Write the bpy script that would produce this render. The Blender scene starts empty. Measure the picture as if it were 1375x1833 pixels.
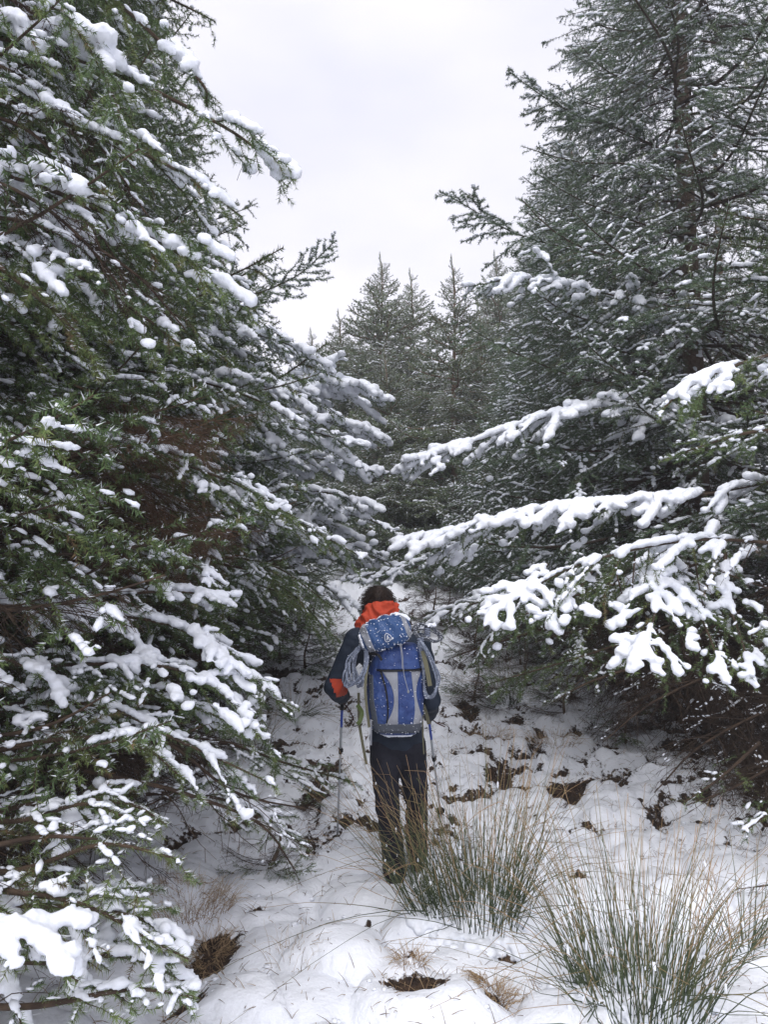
import bpy, bmesh, math, random
import numpy as np
from mathutils import Vector, Matrix

random.seed(11)
rng = np.random.default_rng(11)
scene = bpy.context.scene
COL = scene.collection

# ------------------------------------------------------------------ camera
F = 1323.0; CX, CY = 687.5, 916.5
PITCH = math.radians(4.04); CAMZ = 1.845
cam = bpy.data.cameras.new('camera'); camo = bpy.data.objects.new('camera', cam); COL.objects.link(camo)
cam.sensor_fit = 'VERTICAL'; cam.sensor_height = 36.0; cam.lens = 36.0*F/1833.0
cam.clip_start = 0.05; cam.clip_end = 600
camo.location = (0, 0, CAMZ); camo.rotation_euler = (math.pi/2+PITCH, 0, 0)
scene.camera = camo

# ------------------------------------------------------------------ world, sun, exposure
world = bpy.data.worlds.new('World'); scene.world = world; world.use_nodes = True
nt = world.node_tree; nt.nodes.clear()
SUN_EL, SUN_AZ = math.radians(58), math.radians(200)
def wn(t, **k):
    n = nt.nodes.new(t)
    for a, b in k.items(): setattr(n, a, b)
    return n
sky = wn('ShaderNodeTexSky'); sky.sky_type = 'NISHITA'; sky.sun_disc = False
sky.sun_elevation = SUN_EL; sky.sun_rotation = SUN_AZ
bg1 = wn('ShaderNodeBackground'); bg1.inputs['Strength'].default_value = 0.10
bg2 = wn('ShaderNodeBackground'); bg2.inputs['Strength'].default_value = 1.0
tc = wn('ShaderNodeTexCoord'); mp = wn('ShaderNodeMapping'); mp.inputs['Scale'].default_value = (1, 1, 2.2)
nz = wn('ShaderNodeTexNoise'); nz.inputs['Scale'].default_value = 1.9; nz.inputs['Detail'].default_value = 5; nz.inputs['Roughness'].default_value = .5
cr = wn('ShaderNodeValToRGB')
cr.color_ramp.elements[0].position = .34; cr.color_ramp.elements[0].color = (.485, .485, .545, 1)
cr.color_ramp.elements[1].position = .66; cr.color_ramp.elements[1].color = (.625, .608, .662, 1)
mx = wn('ShaderNodeMixShader'); mx.inputs[0].default_value = .92
ow = wn('ShaderNodeOutputWorld')
L = nt.links.new
L(tc.outputs['Generated'], mp.inputs[0]); L(mp.outputs[0], nz.inputs['Vector']); L(nz.outputs[0], cr.inputs[0])
L(sky.outputs[0], bg1.inputs[0]); L(cr.outputs[0], bg2.inputs[0])
L(bg1.outputs[0], mx.inputs[1]); L(bg2.outputs[0], mx.inputs[2]); L(mx.outputs[0], ow.inputs[0])
sun = bpy.data.lights.new('sun', 'SUN'); suno = bpy.data.objects.new('sun', sun); COL.objects.link(suno)
sun.energy = 1.5; sun.angle = math.radians(60); sun.color = (1, .985, .975)
sd = Vector((math.sin(SUN_AZ)*math.cos(SUN_EL), math.cos(SUN_AZ)*math.cos(SUN_EL), math.sin(SUN_EL)))
suno.rotation_euler = sd.to_track_quat('Z', 'Y').to_euler(); suno.location = (0, 0, 30)
scene.view_settings.view_transform = 'Standard'; scene.view_settings.look = 'None'
scene.view_settings.exposure = 0.94; scene.view_settings.gamma = 1
scene.cycles.max_bounces = 5; scene.cycles.diffuse_bounces = 3; scene.cycles.glossy_bounces = 2
scene.cycles.transmission_bounces = 2; scene.cycles.use_denoising = True

# ------------------------------------------------------------------ helpers
def P(px, py, d):
    """world point seen at photo pixel (px,py) at world depth y=d"""
    r = (px-CX)/F; u = -(py-CY)/F
    y = math.cos(PITCH)-math.sin(PITCH)*u; z = math.sin(PITCH)+math.cos(PITCH)*u
    k = d/y
    return np.array([r*k, d, CAMZ+z*k])
def proj(p):
    x, y, z = p[0], p[1], p[2]-CAMZ
    f = math.cos(PITCH)*y+math.sin(PITCH)*z; u = -math.sin(PITCH)*y+math.cos(PITCH)*z
    if f < .1: return None
    return CX+F*x/f, CY-F*u/f

def mat(name, col, rough=.8, noise=None, spec=.2, attr=None, bump=None, objvar=0.0, sheen=0):
    m = bpy.data.materials.new(name); m.use_nodes = True; t = m.node_tree; b = t.nodes['Principled BSDF']
    b.inputs['Roughness'].default_value = rough; b.inputs['Specular IOR Level'].default_value = spec
    b.inputs['Base Color'].default_value = (*col, 1)
    src = None
    if noise:   # (col2, scale, lo, hi)
        n = t.nodes.new('ShaderNodeTexNoise'); n.inputs['Scale'].default_value = noise[1]; n.inputs['Detail'].default_value = 6
        c = t.nodes.new('ShaderNodeTexCoord'); t.links.new(c.outputs['Object'], n.inputs['Vector'])
        r = t.nodes.new('ShaderNodeValToRGB'); r.color_ramp.elements[0].position = noise[2]; r.color_ramp.elements[1].position = noise[3]
        r.color_ramp.elements[0].color = (*col, 1); r.color_ramp.elements[1].color = (*noise[0], 1)
        t.links.new(n.outputs[0], r.inputs[0]); src = r.outputs[0]
    if attr:    # list of (pos,col) ramp over attribute 'tone'
        a = t.nodes.new('ShaderNodeAttribute'); a.attribute_name = 'tone'
        r = t.nodes.new('ShaderNodeValToRGB'); e = r.color_ramp.elements
        e[0].position = attr[0][0]; e[0].color = (*attr[0][1], 1); e[1].position = attr[-1][0]; e[1].color = (*attr[-1][1], 1)
        for p_, c_ in attr[1:-1]:
            q = e.new(p_); q.color = (*c_, 1)
        t.links.new(a.outputs['Fac'], r.inputs[0]); src = r.outputs[0]
    if objvar and src:
        oi = t.nodes.new('ShaderNodeObjectInfo'); mr = t.nodes.new('ShaderNodeMapRange')
        mr.inputs[3].default_value = 1-objvar; mr.inputs[4].default_value = 1+objvar
        hs = t.nodes.new('ShaderNodeHueSaturation'); t.links.new(oi.outputs['Random'], mr.inputs[0])
        t.links.new(mr.outputs[0], hs.inputs['Value']); t.links.new(src, hs.inputs['Color']); src = hs.outputs[0]
    if src: t.links.new(src, b.inputs['Base Color'])
    if bump:
        n = t.nodes.new('ShaderNodeTexNoise'); n.inputs['Scale'].default_value = bump[0]; n.inputs['Detail'].default_value = 5
        c = t.nodes.new('ShaderNodeTexCoord'); t.links.new(c.outputs['Object'], n.inputs['Vector'])
        bp = t.nodes.new('ShaderNodeBump'); bp.inputs['Strength'].default_value = bump[1]; bp.inputs['Distance'].default_value = bump[2]
        t.links.new(n.outputs[0], bp.inputs['Height']); t.links.new(bp.outputs[0], b.inputs['Normal'])
    return m

SNOWC = (.84, .865, .92)
M_snow = mat('snow', SNOWC, .7, noise=((.80, .83, .90), 9, .3, .7), bump=(70, .35, .01), spec=.25)
M_frost = mat('frost', (.70, .73, .76), .8)
M_bark = mat('bark', (.10, .072, .052), .9, noise=((.19, .14, .105), 22, .35, .7), bump=(60, .8, .02))
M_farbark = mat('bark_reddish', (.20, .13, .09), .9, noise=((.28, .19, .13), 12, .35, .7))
M_twig = mat('twig_bark', (.045, .031, .023), .9, noise=((.115, .078, .052), 14, .4, .8))
M_ndl = mat('needles', (.05, .08, .04), .55, spec=.3, objvar=.22,
            attr=[(0, (.050, .085, .036)), (.45, (.100, .155, .060)), (.8, (.165, .215, .070)), (.97, (.17, .18, .075)), (1, (.17, .11, .055))])
M_ndlB = mat('needles_bluish', (.05, .08, .05), .55, spec=.3, objvar=.22,
            attr=[(0, (.058, .092, .056)), (.5, (.105, .160, .092)), (.85, (.15, .205, .115)), (1, (.16, .15, .085))])
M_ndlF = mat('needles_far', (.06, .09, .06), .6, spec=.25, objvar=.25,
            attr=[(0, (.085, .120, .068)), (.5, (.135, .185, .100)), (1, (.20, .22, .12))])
M_ndlBr = mat('needles_dead', (.12, .07, .04), .8, attr=[(0, (.018, .013, .010)), (1, (.050, .034, .022))])

def mesh(name, V, Fc, mats, mi=None, tone=None, smooth=False):
    V = np.asarray(V, np.float32); Fc = np.asarray(Fc, np.int32)
    k = Fc.shape[1]; n = len(Fc)
    m = bpy.data.meshes.new(name)
    m.vertices.add(len(V)); m.vertices.foreach_set('co', V.ravel())
    m.loops.add(n*k); m.loops.foreach_set('vertex_index', Fc.ravel())
    m.polygons.add(n); m.polygons.foreach_set('loop_start', np.arange(0, n*k, k, dtype=np.int32))
    if mi is not None: m.polygons.foreach_set('material_index', np.asarray(mi, np.int32))
    m.polygons.foreach_set('use_smooth', np.full(n, smooth, bool))
    for q in (mats if isinstance(mats, (list, tuple)) else [mats]): m.materials.append(q)
    if tone is not None:
        a = m.attributes.new('tone', 'FLOAT', 'POINT'); a.data.foreach_set('value', np.asarray(tone, np.float32))
    m.update(calc_edges=True); m.validate()
    return m
def obj(name, me, parent=None, **props):
    o = bpy.data.objects.new(name, me); COL.objects.link(o)
    if parent is not None: o.parent = parent
    for a, b in props.items(): o[a] = b
    return o
def empty(name, loc, label, cat, group=None):
    o = bpy.data.objects.new(name, None); COL.objects.link(o); o.location = Vector([float(c) for c in loc]); o.empty_display_size = .2
    o['label'] = label; o['category'] = cat
    if group: o['group'] = group
    return o

def norm(a):
    return a/np.maximum(np.linalg.norm(a, axis=-1, keepdims=True), 1e-9)
def spline(pts, n):
    p = np.array(pts, float)
    if len(p) == 2: return p[0]+(p[1]-p[0])*np.linspace(0, 1, n)[:, None]
    q = np.vstack([2*p[0]-p[1], p, 2*p[-1]-p[-2]]); out = []
    seg = len(p)-1
    for t in np.linspace(0, seg-1e-9, n):
        i = int(t); f = t-i; a, b, c, d = q[i:i+4]
        out.append(.5*((2*b)+(-a+c)*f+(2*a-5*b+4*c-d)*f*f+(-a+3*b-3*c+d)*f**3))
    return np.array(out)

class Geo:
    """collects triangles for one mesh"""
    def __init__(s): s.V = []; s.F = []; s.M = []; s.T = []; s.n = 0
    def add(s, V, Fc, m, tone=None):
        V = np.asarray(V, float).reshape(-1, 3); Fc = np.asarray(Fc, int)
        if not len(Fc): return
        s.V.append(V); s.F.append(Fc+s.n); s.M.append(np.full(len(Fc), m)); s.n += len(V)
        s.T.append(np.full(len(V), .5) if tone is None else np.asarray(tone, float))
    def tubes(s, Q, R, K, m, tone=None, flat=1.0, cap=True):
        """Q (M,N,3) polylines, R (M,N) radii"""
        Q = np.asarray(Q, float); R = np.asarray(R, float); Mn, N, _ = Q.shape
        if Mn == 0: return
        T = norm(np.gradient(Q, axis=1))
        ref = np.where(np.abs(T[:, :1, 2:3]) > .9, np.array([1., 0, 0]), np.array([0, 0, 1.]))
        A = norm(np.cross(T, np.broadcast_to(ref, T.shape))); B = np.cross(A, T)
        ang = np.arange(K)*2*math.pi/K+.3
        V = Q[:, :, None, :]+R[:, :, None, None]*(A[:, :, None, :]*np.cos(ang)[:, None]+B[:, :, None, :]*flat*np.sin(ang)[:, None])
        idx = np.arange(Mn*N*K).reshape(Mn, N, K)
        a = idx[:, :-1, :]; b = np.roll(a, -1, axis=2); c = idx[:, 1:, :]; d = np.roll(c, -1, axis=2)
        Fq = np.concatenate([np.stack([a, b, d], -1).reshape(-1, 3), np.stack([a, d, c], -1).reshape(-1, 3)])
        if cap and K > 2:
            e = idx[:, -1, :]; caps = [np.stack([e[:, 0], e[:, k], e[:, k+1]], -1) for k in range(1, K-1)]
            e = idx[:, 0, :]; caps += [np.stack([e[:, 0], e[:, k+1], e[:, k]], -1) for k in range(1, K-1)]
            Fq = np.concatenate([Fq]+caps)
        tn = None
        if tone is not None: tn = np.broadcast_to(np.asarray(tone)[..., None], (Mn, N, K)).ravel()
        s.add(V.reshape(-1, 3), Fq, m, tn)
    def build(s, name, mats, smooth=False):
        M_ = np.concatenate(s.M); me = mesh(name, np.concatenate(s.V), np.concatenate(s.F), mats, M_, np.concatenate(s.T), smooth)
        if not smooth and len(me.polygons) == len(M_) and len(mats) > 2: me.polygons.foreach_set('use_smooth', (M_ == 2) | (M_ == 0))
        return me

def ico(sub):
    bm = bmesh.new(); bmesh.ops.create_icosphere(bm, subdivisions=sub, radius=1); bm.verts.ensure_lookup_table()
    V = np.array([v.co[:] for v in bm.verts]); Fc = np.array([[v.index for v in f.verts] for f in bm.faces]); bm.free(); return V, Fc
def _ico0():
    bm = bmesh.new(); bmesh.ops.create_icosphere(bm, subdivisions=1, radius=1); bm.free()
    g = (1+5**.5)/2; V = norm(np.array([(-1,g,0),(1,g,0),(-1,-g,0),(1,-g,0),(0,-1,g),(0,1,g),(0,-1,-g),(0,1,-g),(g,0,-1),(g,0,1),(-g,0,-1),(-g,0,1)], float))
    Fc = np.array([(0,11,5),(0,5,1),(0,1,7),(0,7,10),(0,10,11),(1,5,9),(5,11,4),(11,10,2),(10,7,6),(7,1,8),(3,9,4),(3,4,2),(3,2,6),(3,6,8),(3,8,9),(4,9,5),(2,4,11),(6,2,10),(8,6,7),(9,8,1)])
    return V, Fc
ICO0 = _ico0(); ICO1 = ico(1); ICO2 = ico(2)
def blobs(C, R, flat=.75, base=ICO1, jit=0.0):
    V0, F0 = base; n = len(C)
    if jit: W = V0[None]*(1+rng.normal(0, jit, (n, len(V0), 1)))
    else: W = np.broadcast_to(V0, (n,)+V0.shape)
    R = np.asarray(R); R3 = np.stack([R, R, R*flat], -1) if R.ndim == 1 else R
    V = W*R3[:, None, :]+np.asarray(C)[:, None, :]
    Fc = F0[None]+(np.arange(n)*len(V0))[:, None, None]
    return V.reshape(-1, 3), Fc.reshape(-1, 3)
def evaluated(me, mods):
    o = bpy.data.objects.new('tmp', me); COL.objects.link(o)
    for kind, kw in mods:
        md = o.modifiers.new('m', kind)
        for a, b in kw.items(): setattr(md, a, b)
    dg = bpy.context.evaluated_depsgraph_get(); dg.update()
    r = bpy.data.meshes.new_from_object(o.evaluated_get(dg), depsgraph=dg)
    bpy.data.objects.remove(o); bpy.data.meshes.remove(me)
    return r
def fused(name, C, R, voxel, m, flat=.75, smooth_it=3, rough=.0):
    V, Fc = blobs(C, R, flat)
    me = mesh(name, V, Fc, m)
    me = evaluated(me, [('REMESH', dict(mode='VOXEL', voxel_size=voxel)), ('SMOOTH', dict(factor=.5, iterations=smooth_it))])
    me.name = name
    n = len(me.vertices); co = np.empty(n*3, np.float32); me.vertices.foreach_get('co', co); co = co.reshape(-1, 3)
    if rough: co += (wob(co, 55)*rough*1.1+np.abs(wob(co+3, 120))*rough*1.0+wob(co+5, 260)*rough*.4)[:, None]*np.array([.6, .6, 1.0]); me.vertices.foreach_set('co', co.ravel())
    me.polygons.foreach_set('use_smooth', np.ones(len(me.polygons), bool))
    me.materials.clear(); me.materials.append(m); me.update()
    return me
_wk = [norm(rng.normal(0, 1, 3)) for _ in range(7)]; _wp = rng.uniform(0, 6.28, 7)
def wob(p, k):
    p = np.asarray(p); s = 0
    for i in range(7):
        s = s+np.sin(p @ _wk[i]*k*(.6+.22*i)+_wp[i]+1.7*np.sin(p @ _wk[(i+3) % 7]*k*.45+_wp[(i+2) % 7]))
    return s/7*1.6

# ------------------------------------------------------------------ ground
def vnoise(x, y, seed):
    """value noise, numpy"""
    xi = np.floor(x).astype(np.int64); yi = np.floor(y).astype(np.int64); fx = x-xi; fy = y-yi
    fx = fx*fx*(3-2*fx); fy = fy*fy*(3-2*fy)
    def h(a, b):
        n = (a*374761393+b*668265263+seed*974634777) & 0x7fffffff
        n = ((n ^ (n >> 13))*1274126177) & 0x7fffffff
        return ((n ^ (n >> 16)) & 0xffff)/65535.
    return (h(xi, yi)*(1-fx)+h(xi+1, yi)*fx)*(1-fy)+(h(xi, yi+1)*(1-fx)+h(xi+1, yi+1)*fx)*fy
def fbm(x, y, seed, o=4):
    s = 0; a = .5
    for i in range(o): s = s+a*vnoise(x*2**i, y*2**i, seed+i); a *= .5
    return s
def worley(x, y, seed):
    """distance to nearest jittered cell centre, and its id value"""
    xi = np.floor(x).astype(np.int64); yi = np.floor(y).astype(np.int64); best = np.full(np.shape(x), 9.); bid = np.zeros(np.shape(x))
    def h(a, b, s):
        n = (a*374761393+b*668265263+s*974634777) & 0x7fffffff; n = ((n ^ (n >> 13))*1274126177) & 0x7fffffff
        return ((n ^ (n >> 16)) & 0xffff)/65535.
    for dx in (-1, 0, 1):
        for dy in (-1, 0, 1):
            a = xi+dx; b = yi+dy
            cx = a+.15+.7*h(a, b, seed); cy = b+.15+.7*h(a, b, seed+1)
            d = np.hypot(x-cx, y-cy); k = d < best
            best = np.where(k, d, best); bid = np.where(k, h(a, b, seed+2), bid)
    return best, bid
# bare hollows seen in the photo: (px, py, radius x m, radius y m, depth)
HOL = []
for px, py, rx, ry, dp in [(385, 1680, .15, .20, .10), (350, 1775, .10, .10, .08), (470, 1625, .06, .04, .05), (900, 1700, .06, .05, .05), (1010, 1560, .08, .06, .06), (740, 1775, .15, .11, .11), (725, 1690, .12, .08, .09), (660, 1640, .03, .03, .03),
                           (960, 1368, .34, .16, .14), (850, 1378, .25, .13, .10), (1110, 1398, .45, .15, .12), (600, 1392, .35, .14, .13), (500, 1500, .17, .08, .11),
                           (640, 1478, .22, .09, .09), (450, 1470, .20, .2, .10), (880, 1790, .07, .06, .05), (1170, 1770, .03, .03, .04), (800, 1475, .10, .06, .08), (1010, 1440, .12, .06, .06)]:
    th = math.atan((py-CY)/F)-PITCH; d = CAMZ/math.tan(th); HOL.append(((px-CX)/F*d, d, rx, ry, dp))
def ground(x, y):
    x = np.asarray(x, float); y = np.asarray(y, float)
    z = .185*np.logaddexp(0, (y-8.5)*1.0)
    z = z+.10*(fbm(x*.5+7, y*.5, 3)-.5)*2
    wx = x+.18*(fbm(x*2, y*2, 9)-.5); wy = y+.18*(fbm(x*2+5, y*2, 12)-.5)
    d, i = worley(wx*2.1, wy*2.3, 21); near = 1.0
    z = z+(.06+.13*i)*np.sqrt(np.clip(1-(d/.68)**2, 0, 1))*near-.06
    d, i = worley(wx*6.3, wy*6.3, 31)
    rg = np.clip((y-4.0)/1.2, .25, 1)
    z = z+(.015+.06*i)*rg*np.sqrt(np.clip(1-(d/.62)**2, 0, 1))
    d, i = worley(x*15, y*15, 37); z = z+.014*i*rg*np.sqrt(np.clip(1-(d/.6)**2, 0, 1))
    z = z+.022*(fbm(x*9, y*9, 5)-.5)
    z = z+.10*np.clip(-x-1.0, 0, 2.5)*np.exp(-((y-3)/4)**2)          # left bank
    # trodden path: calmer, lower
    pc = .15*np.sin(y*.5)-.1+.0*y
    pw = np.exp(-((x-pc)/.5)**2)
    z = z-.06*pw*np.clip((y-4)/2, 0, 1)
    for hx, hy, rx, ry, dp in HOL:
        q = (((x-hx)/(rx*1.25))**2+((y-hy)/(ry*1.25))**2)*(.55+1.1*fbm(x*9+hx, y*9, 62))
        z = z-dp*np.exp(-np.clip(q, 0, 30)**1.3)
    return z
def gz(x, y): return float(ground(np.array([x]), np.array([y]))[0])
def bare(x, y):
    s = np.zeros(np.shape(x))
    for hx, hy, rx, ry, dp in HOL:
        q = (((x-hx)/(rx*1.2))**2+((y-hy)/(ry*1.2))**2)*(.45+1.6*fbm(x*11+hx, y*11, 61))+.35*fbm(x*23, y*23, 66)
        s = np.maximum(s, .95*np.exp(-np.clip(q, 0, 30)**1.3))
    # thin snow under the crowns; dark earth colour also paints in their shade
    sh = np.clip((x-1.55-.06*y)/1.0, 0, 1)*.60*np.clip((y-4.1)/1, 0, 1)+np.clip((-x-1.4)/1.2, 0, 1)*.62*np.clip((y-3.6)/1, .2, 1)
    d, i = worley((x+.18*(fbm(x*2, y*2, 9)-.5))*2.1, (y+.18*(fbm(x*2+5, y*2, 12)-.5))*2.3, 21)
    gap = np.clip((d-.40)/.2, 0, 1)*.60*np.clip((y-4.0)/1.5, .25, 1)
    n = (fbm(x*5, y*5, 44)-.5)*.8+(fbm(x*17, y*17, 48)-.5)*.7
    d2, i2 = worley(x*6.3, y*6.3, 31); gap = np.maximum(gap, np.clip((d2-.40)/.25, 0, 1)*.57*np.clip((y-4.2)/1.0, .10, 1)*np.clip(fbm(x*1.7, y*1.7, 77)*2.8-.5, 0, 1))
    d3, i3 = worley(x*14, y*14, 39); gap = np.maximum(gap, np.clip((d3-.45)/.25, 0, 1)*.52*np.clip((y-4.5)/1.5, 0, 1)*np.clip(fbm(x*1.3+4, y*1.3, 79)*3-.9, 0, 1))
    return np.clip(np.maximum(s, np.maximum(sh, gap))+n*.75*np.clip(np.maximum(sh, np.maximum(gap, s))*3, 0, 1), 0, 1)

def grid_ground():
    ys = np.concatenate([np.arange(-3, 2.4, .25), np.arange(2.4, 7, .018), np.arange(7, 13, .05), np.arange(13, 30, .25), [30, 34, 40, 50, 62]])
    xs = np.concatenate([[-50, -40, -30, -20, -15], np.arange(-12, -3.2, .2), np.arange(-3.2, 3.6, .022), np.arange(3.6, 12, .2), [12, 15, 20, 30, 40, 50]])
    X, Y = np.meshgrid(xs, ys); Z = ground(X, np.minimum(Y, 30)); B = bare(X, Y)
    n, m_ = X.shape; idx = np.arange(n*m_).reshape(n, m_)
    Fc = np.stack([idx[:-1, :-1], idx[:-1, 1:], idx[1:, 1:], idx[1:, :-1]], -1).reshape(-1, 4)
    m = bpy.data.materials.new('snowy_ground'); m.use_nodes = True; t = m.node_tree; b = t.nodes['Principled BSDF']; N = t.nodes.new; Lk = t.links.new
    a = N('ShaderNodeAttribute'); a.attribute_name = 'tone'; g = N('ShaderNodeNewGeometry')
    n1 = N('ShaderNodeTexNoise'); n1.inputs['Scale'].default_value = 38; n1.inputs['Detail'].default_value = 6; Lk(g.outputs['Position'], n1.inputs['Vector'])
    ad = N('ShaderNodeMath'); ad.operation = 'MULTIPLY_ADD'; ad.inputs[1].default_value = .75; Lk(n1.outputs[0], ad.inputs[0]); Lk(a.outputs['Fac'], ad.inputs[2])
    st = N('ShaderNodeMapRange'); st.inputs[1].default_value = .80; st.inputs[2].default_value = .90; Lk(ad.outputs[0], st.inputs[0])
    n2 = N('ShaderNodeTexNoise'); n2.inputs['Scale'].default_value = 25; n2.inputs['Detail'].default_value = 8; Lk(g.outputs['Position'], n2.inputs['Vector'])
    er = N('ShaderNodeValToRGB'); er.color_ramp.elements[0].position = .35; er.color_ramp.elements[0].color = (.012, .008, .006, 1)
    er.color_ramp.elements[1].position = .7; er.color_ramp.elements[1].color = (.075, .045, .028, 1); Lk(n2.outputs[0], er.inputs[0])
    n3 = N('ShaderNodeTexNoise'); n3.inputs['Scale'].default_value = 3; Lk(g.outputs['Position'], n3.inputs['Vector'])
    sr = N('ShaderNodeValToRGB'); sr.color_ramp.elements[0].color = (.78, .81, .88, 1); sr.color_ramp.elements[1].color = (.86, .875, .915, 1); Lk(n3.outputs[0], sr.inputs[0])
    mxx = N('ShaderNodeMix'); mxx.data_type = 'RGBA'; Lk(st.outputs[0], mxx.inputs[0]); Lk(sr.outputs[0], mxx.inputs[6]); Lk(er.outputs[0], mxx.inputs[7]); Lk(mxx.outputs[2], b.inputs['Base Color'])
    b.inputs['Roughness'].default_value = .75; b.inputs['Specular IOR Level'].default_value = .2
    n4 = N('ShaderNodeTexNoise'); n4.inputs['Scale'].default_value = 55; n4.inputs['Detail'].default_value = 7; Lk(g.outputs['Position'], n4.inputs['Vector'])
    bp = N('ShaderNodeBump'); bp.inputs['Strength'].default_value = .45; bp.inputs['Distance'].default_value = .016; Lk(n4.outputs[0], bp.inputs['Height']); Lk(bp.outputs[0], b.inputs['Normal'])
    me = mesh('snowy_ground', np.stack([X, Y, Z], -1).reshape(-1, 3), Fc, m, tone=B.ravel(), smooth=True)
    obj('ground', me, kind='structure')
grid_ground()
# dark boggy water in the hollows
M_water = mat('bog_water', (.012, .011, .010), .12, spec=.5, bump=(30, .1, .01))
for k, (px, py, rx, ry) in enumerate([(960, 1368, .30, .13), (600, 1392, .25, .09)]):
    th = math.atan((py-CY)/F)-PITCH; d = CAMZ/math.tan(th); x = (px-CX)/F*d
    an = np.linspace(0, 2*math.pi, 25)[:-1]; rr = 1+.2*np.sin(an*3+k)+.1*np.sin(an*5)
    zz = gz(x, d)+.028
    V = np.vstack([[x, d, zz], np.stack([x+rx*1.3*rr*np.cos(an), d+ry*1.3*rr*np.sin(an), np.full(24, zz)], -1)])
    Fc = [[0, 1+i, 1+(i+1) % 24] for i in range(24)]
    obj('bog_water', mesh('bog_water', V, Fc, M_water), kind='structure')

# ------------------------------------------------------------------ spruce boughs
def sample(Q, dens, w=None):
    """random points on polylines Q (M,N,3): pos, tangent, polyline id, t"""
    seg = np.linalg.norm(np.diff(Q, axis=1), axis=2); Ls = seg.sum(1)
    if w is not None: Ls = Ls*w
    tot = Ls.sum(); K = int(tot*dens)
    if K < 1: return np.zeros((0, 3)), np.zeros((0, 3)), np.zeros(0, int), np.zeros(0)
    i = rng.choice(len(Q), K, p=Ls/tot); t = rng.uniform(0, 1, K)*(Q.shape[1]-1)
    j = np.minimum(t.astype(int), Q.shape[1]-2); f = (t-j)[:, None]
    a = Q[i, j]; b = Q[i, j+1]
    return a+(b-a)*f, norm(b-a), i, t/(Q.shape[1]-1)

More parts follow.
